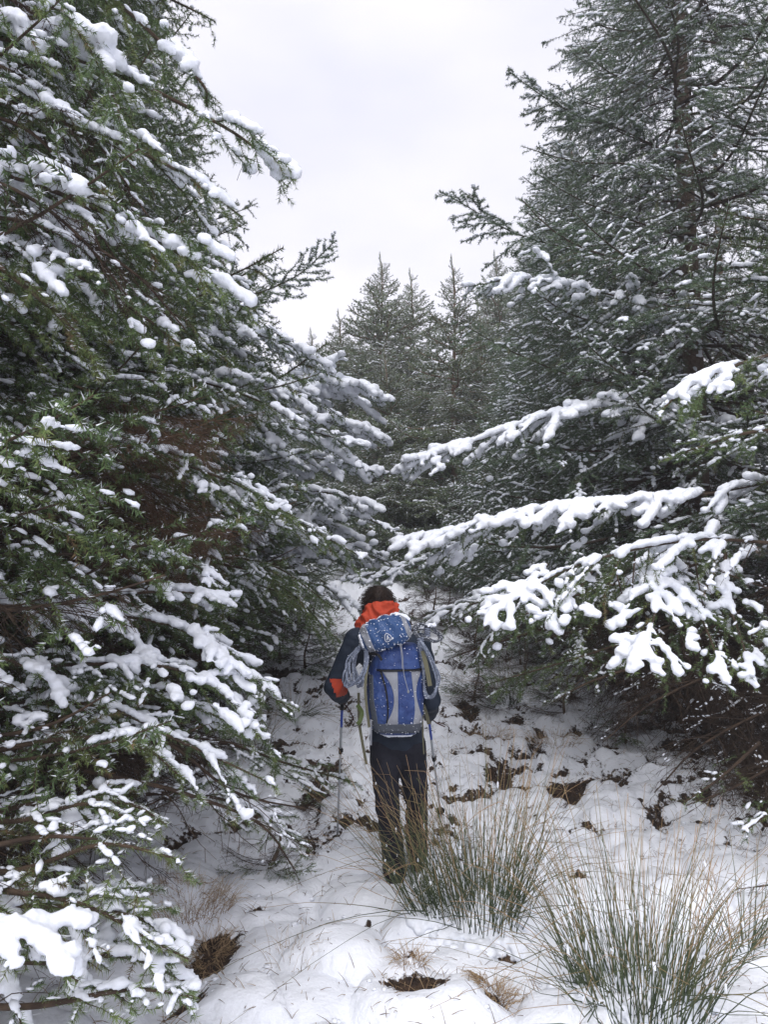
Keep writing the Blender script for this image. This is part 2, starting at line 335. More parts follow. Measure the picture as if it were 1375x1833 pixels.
def bough(G, A, lat=.7, ds=.05, sub_ds=.045, sub=.15, bare_f=.3, nd=90, nl=.021, nw=.004, droop=.25, r0=.016,
          strip=.35, strip_r=.009, frost=.12, k=3, tone=.5, mneed=1, twigdens=1.0, hang=0.0, angle=52, heavy=None, no_needle=False, strip_d=34):
    """A: (n,3) axis. materials: 0 wood, 1 needles, 2 snow, 3 frost.  returns blob points for heavy snow"""
    seglen = np.linalg.norm(np.diff(A, axis=0), axis=1); cum = np.r_[0, np.cumsum(seglen)]; Lt = cum[-1]
    def at(s):
        x = np.stack([np.interp(s, cum, A[:, c]) for c in range(3)], -1)
        y = np.stack([np.interp(np.minimum(s+.02, Lt), cum, A[:, c]) for c in range(3)], -1); z = np.stack([np.interp(np.maximum(s-.02, 0), cum, A[:, c]) for c in range(3)], -1)
        return x, norm(y-z)
    R = r0*(1-np.linspace(0, 1, len(A)))**.8+.0028
    G.tubes(A[None], R[None], 5, 0)
    s = np.arange(.06*Lt, Lt-.03, ds); s = s+rng.uniform(-.4, .4, len(s))*ds; s = s[rng.uniform(0, 1, len(s)) < .92]
    Mn = len(s); base, T = at(s)
    S = norm(np.cross(T, np.array([0, 0, 1.]))); U = np.cross(S, T)
    sg = np.where(np.arange(Mn) % 2 == 0, 1., -1.)[:, None]
    ang = np.radians(rng.normal(angle, 9, Mn))[:, None]
    up = rng.normal(.05, .22, Mn)[:, None]
    D = norm(T*np.cos(ang)+sg*S*np.sin(ang)+U*up)
    hg = (rng.uniform(0, 1, Mn) < hang)[:, None]
    D = np.where(hg, norm(D*.45+np.array([0, 0, -.9])), D)
    Ll = np.minimum(lat, .62*(Lt-s)+.06)*rng.uniform(.6, 1.15, Mn)*np.clip((s/Lt)/.18+.35, 0, 1)
    t = np.linspace(0, 1, 6)
    dr = droop*rng.uniform(.5, 1.5, Mn)
    Q = base[:, None]+D[:, None]*(Ll[:, None]*t)[..., None]+T[:, None]*(Ll[:, None]*.18*t**2)[..., None]
    Q[..., 2] -= (dr*Ll)[:, None]*t**1.8
    Q[..., 2] += (Ll*.07)[:, None]*t**6
    Q = Q+rng.normal(0, .006, Q.shape)*np.minimum(t*3, 1)[None, :, None]
    rl = (.0016+.0038*np.minimum(Ll, .7)/.7)[:, None]*(1-.75*t)
    G.tubes(Q, rl, 3, 0)
    # secondary twigs on laterals
    nper = np.maximum((Ll/sub_ds*twigdens).astype(int), 1)
    ii = np.repeat(np.arange(Mn), nper); u = rng.uniform(.10, .97, len(ii))
    fr = (s[ii]/Lt)
    j = np.minimum((u*5).astype(int), 4); f = (u*5-j)[:, None]
    b0 = Q[ii, j]+(Q[ii, j+1]-Q[ii, j])*f; T2 = norm(Q[ii, j+1]-Q[ii, j])
    S2 = norm(np.cross(T2, np.array([0, 0, 1.]))+1e-6); U2 = np.cross(S2, T2)
    a2 = np.radians(rng.normal(46, 10, len(ii)))[:, None]; sg2 = np.where(rng.uniform(0, 1, len(ii)) < .5, 1., -1.)[:, None]
    D2 = norm(T2*np.cos(a2)+sg2*S2*np.sin(a2)+U2*rng.normal(-.05, .28, len(ii))[:, None])
    l2 = np.minimum(sub, .55*(1-u)*Ll[ii]+.035)*rng.uniform(.6, 1.2, len(ii))
    t2 = np.linspace(0, 1, 3)
    Q2 = b0[:, None]+D2[:, None]*(l2[:, None]*t2)[..., None]; Q2[..., 2] -= (l2*droop*.7)[:, None]*t2**2
    G.tubes(Q2, np.full((len(ii), 3), .0013), 3, 0, cap=False)
    # which carry needles
    w1 = (s/Lt > bare_f).astype(float)
    inner = (fr < bare_f)
    w2 = np.where(inner, (u > .55+.4*(bare_f-fr)/max(bare_f, .01)), 1.).astype(float)
    w2 = w2*(rng.uniform(0, 1, len(ii)) < np.where(inner, .8, .95))
    ax = A[cum > max(bare_f, .45)*Lt]
    shoot_tone = np.clip(rng.normal(tone, .2, len(ii)), 0, 1); lat_tone = np.clip(rng.normal(tone, .15, Mn), 0, 1)
    def needles(Qc, w, tn):
        p, T_, i, _ = sample(Qc, nd, w)
        if not len(p): return
        n = len(p); rad = norm(np.cross(T_, rng.normal(0, 1, (n, 3))))
        d = norm(T_*rng.uniform(.30, .85, (n, 1))+rad*.8); ln = nl*rng.uniform(.75, 1.2, (n, 1))
        pe = norm(np.cross(d, rng.normal(0, 1, (n, 3))))*nw*.5
        fm = (rad[:, 2] > .25) & (rng.uniform(0, 1, n) < frost*2.2*np.clip(.75+.8*wob(p, 6), .1, 1.5))
        for msk, mi in ((~fm, mneed), (fm, 3)):
            if not msk.any(): continue
            V = np.stack([p-pe, p+pe, p+d*ln+pe*.25], 1)[msk]
            G.add(V.reshape(-1, 3), np.arange(msk.sum()*3).reshape(-1, 3), mi, np.repeat(np.clip(tn[i][msk]+rng.normal(0, .07, msk.sum()), 0, 1), 3))
    if not no_needle:
        needles(Q, w1, lat_tone); needles(Q2, w2, shoot_tone)
        if len(ax) > 2: needles(ax[None], np.ones(1), np.full(1, tone))
    # small snow lumps lying on the shoots, clumped
    if strip > 0:
        for Qc, rr, w in ((Q, 1.25, w1*.0+1), (Q2, 1.0, w2 if not no_needle else np.ones(len(Q2)))):
            p, T_, i_, _ = sample(Qc, strip_d, w)
            if not len(p): continue
            fld = wob(p, 11)+.5*wob(p, 31)
            kp = (fld+rng.normal(0, .2, len(p)) > (1-2*strip)) & (np.abs(T_[:, 2]) < .65); p = p[kp]; T_ = T_[kp]; n_ = len(p)
            if not n_: continue
            r = strip_r*rr*rng.uniform(.5, 1.5, n_); ln = r*rng.uniform(1.0, 2.2, n_)
            S_ = norm(np.cross(T_, np.array([0, 0, 1.]))+1e-9); U_ = np.cross(S_, T_)
            V0, F0 = ICO0; W = V0[None]*(1+rng.normal(0, .12, (n_, len(V0), 1)))
            V = W[..., 0:1]*T_[:, None]*ln[:, None, None]+W[..., 1:2]*S_[:, None]*r[:, None, None]+W[..., 2:3]*U_[:, None]*(r*.6)[:, None, None]
            V = V+(p+np.array([0, 0, 1.])*(r*.3+nl*.38)[:, None])[:, None]
            G.add(V.reshape(-1, 3), (F0[None]+(np.arange(n_)*len(V0))[:, None, None]).reshape(-1, 3), 2)
    pts = None
    if heavy:
        ax2 = A[cum > heavy.get('a0', .15)*Lt]; q_all = []
        for Qc, dens in ((Q, heavy['d']), (Q2[w2 > 0] if not no_needle else Q2, heavy['d']*.75)):
            p, T_, _, _ = sample(Qc, dens); q_all.append(p[np.abs(T_[:, 2]) < .68])
        if len(ax2) > 2: q_all.append(sample(ax2[None], heavy['d']*1.5)[0])
        p = np.concatenate(q_all); fld = wob(p, heavy.get('k', 14))*.75+wob(p+9, heavy.get('k', 14)*3.3)*.55; thr = heavy.get('thr', .1)
        kp = fld > thr; p = p[kp]; e = np.clip((fld[kp]-thr)/.6, 0, 1)
        r = np.maximum(heavy['r']*(.26+.62*e)*rng.uniform(.5, 1.3, len(p)), .0075)
        pts = (p+np.array([0, 0, 1.])*(r*.42+.009)[:, None], r)
    return pts

MATS = [M_twig, M_ndl, M_snow, M_frost]; MATSB = [M_twig, M_ndlB, M_snow, M_frost]; MATSF = [M_farbark, M_ndlF, M_snow, M_frost]; MATSD = [M_twig, M_ndlBr, M_snow, M_frost]
def axis_local(Ln, sag, upturn, n=14):
    t = np.linspace(0, 1, n); a = np.stack([Ln*t, .03*Ln*np.sin(t*5+rng.uniform(0, 6)), Ln*(-sag*np.sin(t*math.pi*.75)+upturn*t**3)], -1)
    return a
def proto(Ln, mats, **kw):
    G = Geo(); bough(G, axis_local(Ln, kw.pop('sag', .10), kw.pop('upturn', .10)), **kw)
    return G.build('spruce_branch', mats)
PR = {}
def protos():
    mid = dict(nd=300, nl=.029, nw=.0062)
    PR['low'] = [(3.0, proto(3.0, MATS, lat=.85, ds=.080, sub_ds=.075, sub=.17, bare_f=.40, strip=.27, strip_r=.014, droop=.40, tone=.45, frost=.14, **mid)) for _ in range(3)]
    PR['mid'] = [(2.0, proto(2.0, MATS, lat=.62, ds=.072, sub_ds=.070, sub=.15, bare_f=.22, strip=.26, strip_r=.013, droop=.36, tone=.45, frost=.14, **mid)) for _ in range(3)]
    PR['midB'] = [(2.0, proto(2.0, MATSB, lat=.60, ds=.072, sub_ds=.070, sub=.14, bare_f=.15, strip=.30, strip_r=.012, droop=.38, tone=.5, frost=.20, **mid)) for _ in range(3)]
    PR['lowB'] = [(3.0, proto(3.0, MATSB, lat=.80, ds=.080, sub_ds=.075, sub=.16, bare_f=.30, strip=.34, strip_r=.013, droop=.42, tone=.5, frost=.18, **mid)) for _ in range(3)]
    PR['top'] = [(1.1, proto(1.1, MATSB, lat=.40, ds=.055, sub_ds=.055, sub=.12, bare_f=.05, strip=.18, strip_r=.010, droop=.05, tone=.5, upturn=.12, sag=.03, frost=.24, **mid)) for _ in range(2)]
    PR['bare'] = [(2.6, proto(2.6, MATSD, lat=.9, ds=.055, sub=.22, bare_f=.9, strip=.05, strip_r=.006, droop=.45, nd=14, nl=.02, nw=.003, frost=0, twigdens=1.3, tone=.5)) for _ in range(3)]
    far = dict(nd=170, nl=.038, nw=.014, k=3)
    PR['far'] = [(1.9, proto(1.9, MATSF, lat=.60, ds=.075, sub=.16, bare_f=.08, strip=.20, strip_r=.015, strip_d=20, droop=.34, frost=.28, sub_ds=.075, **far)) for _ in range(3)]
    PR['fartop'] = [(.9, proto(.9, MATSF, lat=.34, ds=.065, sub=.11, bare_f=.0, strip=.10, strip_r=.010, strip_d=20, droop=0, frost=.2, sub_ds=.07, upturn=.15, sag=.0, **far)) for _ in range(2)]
protos()
M_brtw = mat('brown_dead_twigs', (.10, .062, .040), .9, noise=((.19, .12, .075), 10, .35, .7))
BROWN = [(2.6, proto(2.6, [M_brtw, M_ndlBr, M_snow, M_frost], lat=.9, ds=.045, sub=.24, bare_f=.9, strip=.06, strip_r=.006, droop=.5, nd=30, nl=.018, nw=.003, frost=0, twigdens=1.7)) for _ in range(2)]

def interp_px(tab, y):
    return float(np.interp(y, [a for a, _ in tab], [b for _, b in tab]))
LSIL = [(-800, 360), (0, 372), (160, 358), (300, 410), (360, 450), (430, 545), (560, 560), (640, 560), (690, 660), (830, 665), (900, 685), (960, 690), (1000, 650), (1050, 615), (1150, 585), (1200, 520), (1300, 470), (1400, 470), (1500, 380), (1600, 300), (1833, 230)]
RSIL = [(-800, 1080), (0, 1070), (130, 960), (230, 965), (345, 900), (420, 930), (500, 900), (620, 890), (700, 880), (770, 860), (840, 790), (900, 790), (960, 740), (1010, 730), (1060, 790), (1120, 820), (1200, 845), (1250, 930), (1300, 1060), (1400, 1200), (1500, 1330), (1600, 1400), (1833, 1500)]
def trunk(parent, h, r, m, lean=(0, 0), K=12, snow=True):
    n = 26; t = np.linspace(0, 1, n); G = Geo()
    Q = np.stack([lean[0]*t**1.5+.02*np.sin(t*9), lean[1]*t**1.5+.02*np.cos(t*7), -.25+(h+.25)*t], -1)
    R = r*(1-t)**.85+.006; R[0] *= 1.6; R[1] *= 1.2
    G.tubes(Q[None], R[None], K, 0)
    return obj('trunk', G.build('trunk', [m], True), parent), Q
def make_tree(label, x, y, h, side, Lmax, kinds, r=.13, tm=None, group=None, z0=1.2, dens=1.0, clip=True, slope=.34, barez=2.2, seed=0, az_pref=None, zmax=None, spacing=.225, topfrac=.25):
    rr = random.Random(seed*13+5)
    g0 = gz(x, min(y, 29.5))
    root = empty('spruce_tree', (x, y, g0-.05), label, 'tree', group)
    lean = (rr.uniform(-.15, .15), rr.uniform(-.1, .1))
    tr, Q = trunk(root, h, r, tm or M_bark, lean)
    z = z0; cnt = 0; az0 = 0
    while z < h-.15 and (zmax is None or z < zmax):
        lf = (h-z)*slope+.12
        Lb = min(Lmax, lf)
        n = 6 if z < h*.85 else 4
        if rr.random() > dens: z += spacing*rr.uniform(.8, 1.2); continue
        az0 += rr.uniform(.4, 1.0)
        for k in range(n):
            az = az0+k*2*math.pi/n+rr.uniform(-.3, .3)
            toward = math.cos(az) if side == 'L' else (-math.cos(az) if side == 'R' else -math.sin(az))
            if toward < -.35 and rr.random() < .6: continue
            Lk = Lb*rr.uniform(.78, 1.1)
            frac = z/h
            pit = -.16+.16*frac*2+rr.uniform(-.09, .09)
            if (h-z) < h*topfrac: pit += .45*(1-(h-z)/(h*topfrac))+.1
            if z < barez: fam = 'bare' if rr.random() < .7 else kinds[0]
            elif Lk > 2.3: fam = kinds[0]
            elif Lk > 1.15: fam = kinds[1]
            else: fam = kinds[2]
            L0, me = rr.choice(PR[fam])
            zz = z+rr.uniform(-.12, .12)
            tx = np.interp(zz, Q[:, 2], Q[:, 0]); ty = np.interp(zz, Q[:, 2], Q[:, 1])
            if clip:
                ok = False
                for _ in range(9):
                    ok = True
                    for f in (.5, .8, 1.05):
                        dx = math.cos(az)*math.cos(pit)*Lk*f; dy = math.sin(az)*math.cos(pit)*Lk*f; dz = math.sin(pit)*Lk*f-.05*Lk
                        p = (x+tx+dx, y+ty+dy, g0+zz+dz)
                        if abs(p[0]) < .5 and p[1] < 3 and f > 0: ok = False; break
                        if p[1] < 1.7 and side == 'L' and p[0] > -1.1: ok = False; break
                        pp = proj(p)
                        if pp is None: continue
                        if side == 'L' and pp[0] > interp_px(LSIL, pp[1]): ok = False; break
                        if side == 'R' and pp[0] < interp_px(RSIL, pp[1]): ok = False; break
                    if ok: break
                    Lk *= .86
                if not ok or Lk < .35: continue
                if Lk < 1.3 and fam in ('low', 'lowB'):
                    fam = kinds[1]; L0, me = rr.choice(PR[fam])
            b = obj('branch', me, root)
            sc = Lk/L0; fat = rr.uniform(1.1, 1.45)
            b.matrix_local = Matrix.Translation((tx, ty, zz+.05)) @ Matrix.Rotation(az, 4, 'Z') @ Matrix.Rotation(-pit, 4, 'Y') @ Matrix.Rotation(rr.uniform(-.2, .2), 4, 'X') @ Matrix.Diagonal((sc, sc*fat, sc*1.15, 1))
            cnt += 1
            if cnt > 294: return root
        z += spacing*rr.uniform(.8, 1.2)
    # leader shoot
    L0, me = PR[kinds[2]][0]; b = obj('leader', me, root)
    b.matrix_local = Matrix.Translation((lean[0], lean[1], h-.5)) @ Matrix.Rotation(-math.pi/2, 4, 'Y') @ Matrix.Diagonal((.8/L0, .45/L0, .45/L0, 1))
    return root

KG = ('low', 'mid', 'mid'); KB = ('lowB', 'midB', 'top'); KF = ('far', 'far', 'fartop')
T = {}
# left row
T['L1'] = make_tree('nearest left spruce, its boughs hanging into the upper left with thick snow pads', -3.3, 2.9, 10.5, 'L', 2.7, KG, seed=1, barez=2.0, z0=.7)
T['L2'] = make_tree('second spruce on the left, dark brown tangle of bare twigs below its boughs', -3.7, 5.3, 13.5, 'L', 3.3, KG, seed=2, slope=.44, barez=2.3, z0=.8)
T['L3'] = make_tree('third spruce on the left, with an upturned frosted tip against the sky', -3.9, 8.0, 11.0, 'L', 3.6, KG, seed=3, z0=.7, slope=.46)
T['L4'] = make_tree('fourth spruce on the left, its long snowy bough reaching over the track above the hiker', -3.7, 10.8, 9.0, 'L', 3.7, KG, seed=4, z0=.4, barez=1.0, slope=.50)
T['L5'] = make_tree('farthest spruce of the left row, beside the small central trees', -3.3, 14.0, 6.6, 'L', 2.9, KB, seed=5, z0=.3, barez=.6, slope=.50)
# right row
T['R0'] = make_tree('nearest right spruce at the picture edge, only its snow-laden bough ends in view', 4.6, 4.4, 10.5, 'R', 2.3, KG, seed=6, z0=1.6, barez=2.0)
T['R1'] = make_tree('big spruce on the right whose dark trunk shows between its boughs', 3.45, 8.1, 14.0, 'R', 3.2, KB, seed=7, r=.14, z0=1.2, barez=1.7, slope=.37, spacing=.28)
T['R2'] = make_tree('spruce behind the big right one, thin top showing beside its long ascending bough', 3.1, 11.6, 8.6, 'R', 2.9, KB, seed=8, z0=.6, barez=.8, slope=.46)
T['R3'] = make_tree('pale frosted spruce at the far end of the right row', 3.1, 14.6, 7.8, 'R', 2.6, KB, seed=9, z0=.5, barez=.6, slope=.46)
G2 = 'spruces standing in the second row behind the track edge'
LAB2 = ['dark spruce behind the nearest left spruce, glimpsed between its boughs', 'dark spruce filling the gap behind the brown twig tangle on the left', 'dark spruce behind the left spruce with the upturned frosted tip', 'dark spruce behind the left bough that reaches over the track', 'tall dark spruce right of the visible trunk, at the picture edge', 'tall dark spruce directly behind the big right spruce', 'dark spruce behind the thin right top beside the ascending bough', 'dark spruce behind the pale frosted spruce of the right row']
for i, (x, y, h, s) in enumerate([(-6.3, 4.5, 11, 'L'), (-6.6, 7.5, 10, 'L'), (-6.2, 10.5, 9, 'L'), (-5.8, 13.8, 8, 'L'), (6.6, 6.6, 10, 'R'), (6.9, 9.6, 9.0, 'R'), (5.9, 12.5, 9.5, 'R'), (5.6, 15.8, 8.5, 'R')]):
    make_tree(LAB2[i], x, y, h, s, 2.7, ('low', 'far', 'far') if s == 'L' else ('lowB', 'far', 'far'), seed=20+i, group=G2+(' on the left' if s == 'L' else ' on the right'), z0=.8, barez=1.6, spacing=.42)
# centre trees, far end of the track: (px, top row, depth, label)
for i, (px, py, d, Lm, lb) in enumerate([
    (677, 470, 19, 2.1, 'slender pale spruce in the centre, tallest top right above the hiker'),
    (812, 478, 16.5, 2.0, 'centre spruce with a bare reddish trunk showing to the right of the hiker'),
    (738, 496, 20.5, 1.6, 'narrow spruce between the two tallest centre trees'),
    (604, 568, 19, 1.4, 'small spruce at the left end of the centre group'),
    (897, 462, 21, 1.6, 'spire of a spruce peeping out just right of the centre group'),
    (640, 575, 23, 1.7, 'low spruce behind the left end of the centre group'),
    (560, 600, 22, 1.8, 'spruce between the left row and the centre group'),
    (860, 560, 18.5, 1.9, 'snow-dusted spruce between the centre group and the right row'),
    (700, 640, 17.0, 1.7, 'short bushy spruce low in the middle of the centre group')]):
    p = P(px, py, d); g = gz(p[0], d)
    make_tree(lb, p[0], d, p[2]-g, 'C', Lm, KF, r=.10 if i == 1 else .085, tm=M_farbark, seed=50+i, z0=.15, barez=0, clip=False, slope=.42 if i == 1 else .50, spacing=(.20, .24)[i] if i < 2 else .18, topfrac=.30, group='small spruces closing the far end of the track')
# deep forest behind everything
G = Geo()
rf = random.Random(3)
fm = []
for i in range(46):
    x = rf.uniform(-24, 24); y = rf.uniform(26, 38)
    h = rf.uniform(4.5, 6.2)-abs(x)*.0; g = gz(0, 29.9)
    for k in range(260):
        u = rf.random()**.8; zz = g+h*u; rad = (1-u)*1.7+.08; an = rf.uniform(0, 6.28); l = rad*rf.uniform(.7, 1.1)
        a = np.array([x, y, zz]); b = a+np.array([math.cos(an)*l, math.sin(an)*l, .1*l-.25*l*(1-u)])
        fm.append(np.stack([a, (a+b)/2+[0, 0, .04], b]))
fm = np.array(fm); rr_ = np.tile([.03, .14, .02], (len(fm), 1)); G.tubes(fm, rr_, 3, 0, tone=rng.uniform(0, 1, (len(fm), 1))*np.ones((1, 3)), flat=.35)
q = fm[rng.uniform(0, 1, len(fm)) < .4]+np.array([0, 0, .05]); G.tubes(q, np.tile([.02, .09, .02], (len(q), 1)), 3, 1, flat=.3)
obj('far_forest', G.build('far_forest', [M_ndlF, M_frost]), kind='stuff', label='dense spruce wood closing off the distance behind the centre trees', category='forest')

# ------------------------------------------------------------------ individually shaped boughs seen in the photo
NEAR = dict(nd=680, nl=.025, nw=.0032, k=4, ds=.078, sub_ds=.066, r0=.010)
def hero(tree, pts, kind='g', heavy=None, voxel=.0085, **kw):
    root = T[tree]; A = spline([P(*p) for p in pts], 22)
    A = A+np.stack([wob(A+k, 5)*.012 for k in (0, 3, 7)], -1)*np.linspace(0, 1, 22)[:, None]
    A = A-np.array(root.location)
    G = Geo(); par = dict(NEAR); par.update(kw)
    pt = bough(G, A, heavy=heavy, **par)
    b = obj('branch', G.build('branch', MATS if kind == 'g' else MATSB if kind == 'b' else MATSD), root)
    if pt is not None and len(pt[0]):
        obj('snow_load', fused('snow_load', pt[0], pt[1], voxel, M_snow, flat=.72, rough=.0042, smooth_it=1), b, kind='stuff')
    return b
HV = dict(d=80, r=.032, thr=-.15, k=11)
HV2 = dict(d=65, r=.034, thr=-.1, k=9)
LT = dict(d=45, r=.016, thr=.15, k=18)
# upper left, about 3 m away
hero('L1', [(-260, -250, 2.9), (120, -60, 3.0), (345, 130, 3.0), (372, 190, 3.0)], heavy=dict(d=110, r=.054, thr=-.18, k=9), lat=.32, bare_f=.2, sub=.13, droop=.55, strip=.46, strip_r=.0085, strip_d=90)
hero('L1', [(-200, 20, 2.8), (150, 110, 2.9), (400, 225, 3.0), (522, 318, 3.05)], heavy=dict(d=110, r=.054, thr=-.18, k=9), lat=.34, bare_f=.2, sub=.13, droop=.6, strip=.46, strip_r=.0085, strip_d=90)
hero('L1', [(-300, 60, 2.7), (30, 190, 2.8), (290, 290, 2.9), (436, 385, 3.0)], heavy=HV, lat=.42, bare_f=.3, sub=.14, droop=.6, strip=.46, strip_r=.0085, strip_d=90)
hero('L1', [(-300, 230, 2.7), (60, 330, 2.75), (300, 440, 2.9), (448, 550, 2.95)], heavy=dict(d=100, r=.046, thr=-.15, k=10), lat=.42, bare_f=.35, sub=.14, droop=.55, strip=.46, strip_r=.0085, strip_d=90)
hero('L1', [(-300, 380, 2.6), (40, 450, 2.7), (230, 550, 2.8), (345, 640, 2.85)], heavy=HV, lat=.42, bare_f=.4, sub=.14, droop=.5, strip=.46, strip_r=.0085, strip_d=90)
hero('L1', [(-250, 300, 2.4), (0, 480, 2.5), (130, 590, 2.6), (180, 680, 2.6)], heavy=LT, lat=.36, bare_f=.4, droop=.5, strip=.2, tone=.75)
hero('L1', [(-200, -200, 2.6), (60, -30, 2.7), (180, 120, 2.7), (240, 300, 2.75)], heavy=LT, lat=.36, bare_f=.3, droop=.7, strip=.46, strip_r=.0085, strip_d=90)
hero('L2', [(-100, -200, 4.2), (180, -60, 4.4), (330, 10, 4.5), (385, 40, 4.6)], heavy=LT, lat=.4, bare_f=.2, droop=.5, nd=520, nw=.0038)
# mid left long boughs
hero('L3', [(150, 560, 7.8), (380, 545, 7.6), (520, 500, 7.5), (602, 432, 7.4)], kind='b', lat=.5, bare_f=.2, droop=.05, nd=520, nw=.0075, nl=.032, sub=.13, ds=.06, strip=.24, strip_r=.012, frost=.4)
hero('L3', [(100, 720, 6.6), (330, 680, 6.2), (470, 690, 6.0), (560, 740, 6.0)], heavy=dict(d=85, r=.048, thr=-.6, k=8), lat=.6, bare_f=.25, droop=.4, nd=400, nw=.0048, voxel=.010)
hero('L4', [(250, 720, 10), (500, 690, 9.4), (620, 685, 9.1), (706, 722, 9.0)], heavy=dict(d=95, r=.064, thr=-.85, k=6), kind='b', lat=.7, bare_f=.25, droop=.4, nd=300, nw=.0068, nl=.029, voxel=.017, strip=.25, strip_r=.013)
hero('L4', [(250, 860, 9), (500, 820, 8.6), (620, 830, 8.4), (690, 850, 8.3)], heavy=dict(d=80, r=.058, thr=-.55, k=6), kind='b', lat=.7, bare_f=.25, droop=.4, nd=300, nw=.0068, nl=.029, voxel=.017, strip=.25, strip_r=.013)
hero('L4', [(250, 960, 8.6), (520, 920, 8.2), (640, 925, 8.0), (722, 960, 8.0)], heavy=dict(d=80, r=.058, thr=-.55, k=6), kind='b', lat=.7, bare_f=.25, droop=.4, nd=300, nw=.0068, nl=.029, voxel=.017, strip=.25, strip_r=.013)
hero('L2', [(-200, 760, 4.6), (130, 775, 4.4), (400, 860, 4.3), (530, 930, 4.3)], heavy=dict(d=65, r=.030, thr=-.1, k=12), lat=.5, bare_f=.35, droop=.4, nd=520, nw=.0038, voxel=.010)
hero('L2', [(-100, 830, 5.2), (250, 850, 5.0), (480, 910, 4.9), (650, 1000, 5.0)], heavy=dict(d=60, r=.030, thr=-.05, k=11), lat=.55, bare_f=.35, droop=.4, nd=500, nw=.0040, voxel=.011)
hero('L2', [(-100, 680, 5.4), (200, 660, 5.2), (420, 700, 5.0), (540, 760, 5.0)], heavy=dict(d=60, r=.032, thr=-.2, k=11), lat=.55, bare_f=.35, droop=.4, nd=500, nw=.0040, voxel=.011)
hero('L2', [(0, 1010, 6.0), (300, 1000, 5.8), (480, 1010, 5.8), (600, 1090, 5.8)], heavy=dict(d=40, r=.022, thr=.2, k=11), lat=.6, bare_f=.35, droop=.45, nd=400, nw=.005, voxel=.010)
hero('L2', [(0, 1000, 7.0), (300, 1020, 6.6), (500, 1060, 6.5), (610, 1150, 6.5)], lat=.6, bare_f=.3, droop=.5, nd=400, nw=.005, strip=.24, strip_r=.012)
hero('L3', [(120, 620, 7.0), (360, 590, 6.6), (500, 610, 6.4), (590, 660, 6.4)], kind='b', heavy=dict(d=70, r=.046, thr=-.4, k=7), lat=.6, bare_f=.2, droop=.4, nd=300, nw=.006, nl=.027, voxel=.014, strip=.4, strip_r=.012)
hero('L3', [(150, 780, 7.2), (380, 750, 6.8), (540, 770, 6.6), (660, 800, 6.6)], kind='b', heavy=dict(d=70, r=.046, thr=-.4, k=7), lat=.6, bare_f=.2, droop=.4, nd=300, nw=.006, nl=.027, voxel=.014, strip=.4, strip_r=.012)
hero('L4', [(300, 780, 9.4), (520, 755, 9.0), (620, 760, 8.8), (695, 790, 8.8)], kind='b', heavy=dict(d=70, r=.054, thr=-.5, k=6), lat=.6, bare_f=.2, droop=.4, nd=260, nw=.007, nl=.029, voxel=.017, strip=.4, strip_r=.013)
hero('L4', [(300, 920, 8.0), (500, 880, 7.6), (600, 885, 7.4), (690, 915, 7.4)], kind='b', heavy=dict(d=70, r=.050, thr=-.4, k=7), lat=.6, bare_f=.2, droop=.4, nd=260, nw=.007, nl=.029, voxel=.015, strip=.4, strip_r=.013)
hero('L4', [(400, 1010, 8.6), (560, 985, 8.3), (650, 990, 8.2), (720, 1020, 8.2)], kind='b', heavy=dict(d=70, r=.050, thr=-.5, k=7), lat=.55, bare_f=.2, droop=.4, nd=260, nw=.007, nl=.029, voxel=.015, strip=.4, strip_r=.013)
hero('L2', [(200, 1010, 6.4), (400, 1010, 6.2), (520, 1060, 6.1), (590, 1130, 6.1)], heavy=dict(d=50, r=.034, thr=.0, k=9), lat=.5, bare_f=.2, droop=.5, nd=360, nw=.005, nl=.025, voxel=.013, strip=.45, strip_r=.011)
hero('L3', [(300, 1040, 7.6), (470, 1030, 7.4), (580, 1050, 7.3), (650, 1095, 7.3)], heavy=dict(d=50, r=.040, thr=-.1, k=8), lat=.5, bare_f=.2, droop=.45, nd=340, nw=.0055, nl=.027, voxel=.013, strip=.45, strip_r=.011)
hero('R1', [(1080, 1080, 6.8), (920, 1070, 6.6), (820, 1090, 6.5), (750, 1130, 6.5)], heavy=dict(d=50, r=.036, thr=-.1, k=8), lat=.5, bare_f=.2, droop=.45, nd=340, nw=.0055, nl=.027, voxel=.013, strip=.45, strip_r=.011)
# lower left snowy boughs
hero('L2', [(-260, 1130, 3.9), (60, 1088, 3.8), (300, 1060, 3.7), (420, 1090, 3.7)], heavy=dict(d=75, r=.031, thr=-.2, k=11), lat=.36, bare_f=.35, droop=.35, strip=.46, strip_r=.0085, strip_d=90)
hero('L1', [(-260, 1020, 3.6), (80, 1085, 3.6), (330, 1130, 3.6), (530, 1270, 3.7)], heavy=dict(d=90, r=.033, thr=-.35, k=10), lat=.46, bare_f=.3, droop=.35, strip=.46, strip_r=.0085, strip_d=90)
hero('L1', [(-260, 1180, 3.4), (60, 1192, 3.35), (330, 1200, 3.3), (480, 1330, 3.4)], heavy=dict(d=70, r=.030, thr=-.15, k=10), lat=.44, bare_f=.3, droop=.4, strip=.46, strip_r=.0085, strip_d=90)
hero('L1', [(-260, 1160, 3.0), (-60, 1165, 3.0), (60, 1200, 3.0), (115, 1250, 3.0)], heavy=dict(d=75, r=.030, thr=-.4, k=10), lat=.22, bare_f=.3, droop=.3, strip=.46, strip_r=.0085, strip_d=90)
hero('L1', [(-160, 1280, 3.3), (150, 1260, 3.2), (330, 1330, 3.2), (490, 1400, 3.3)], heavy=dict(d=60, r=.028, thr=.0, k=11), lat=.40, bare_f=.35, droop=.4, strip=.46, strip_r=.0085, strip_d=90)
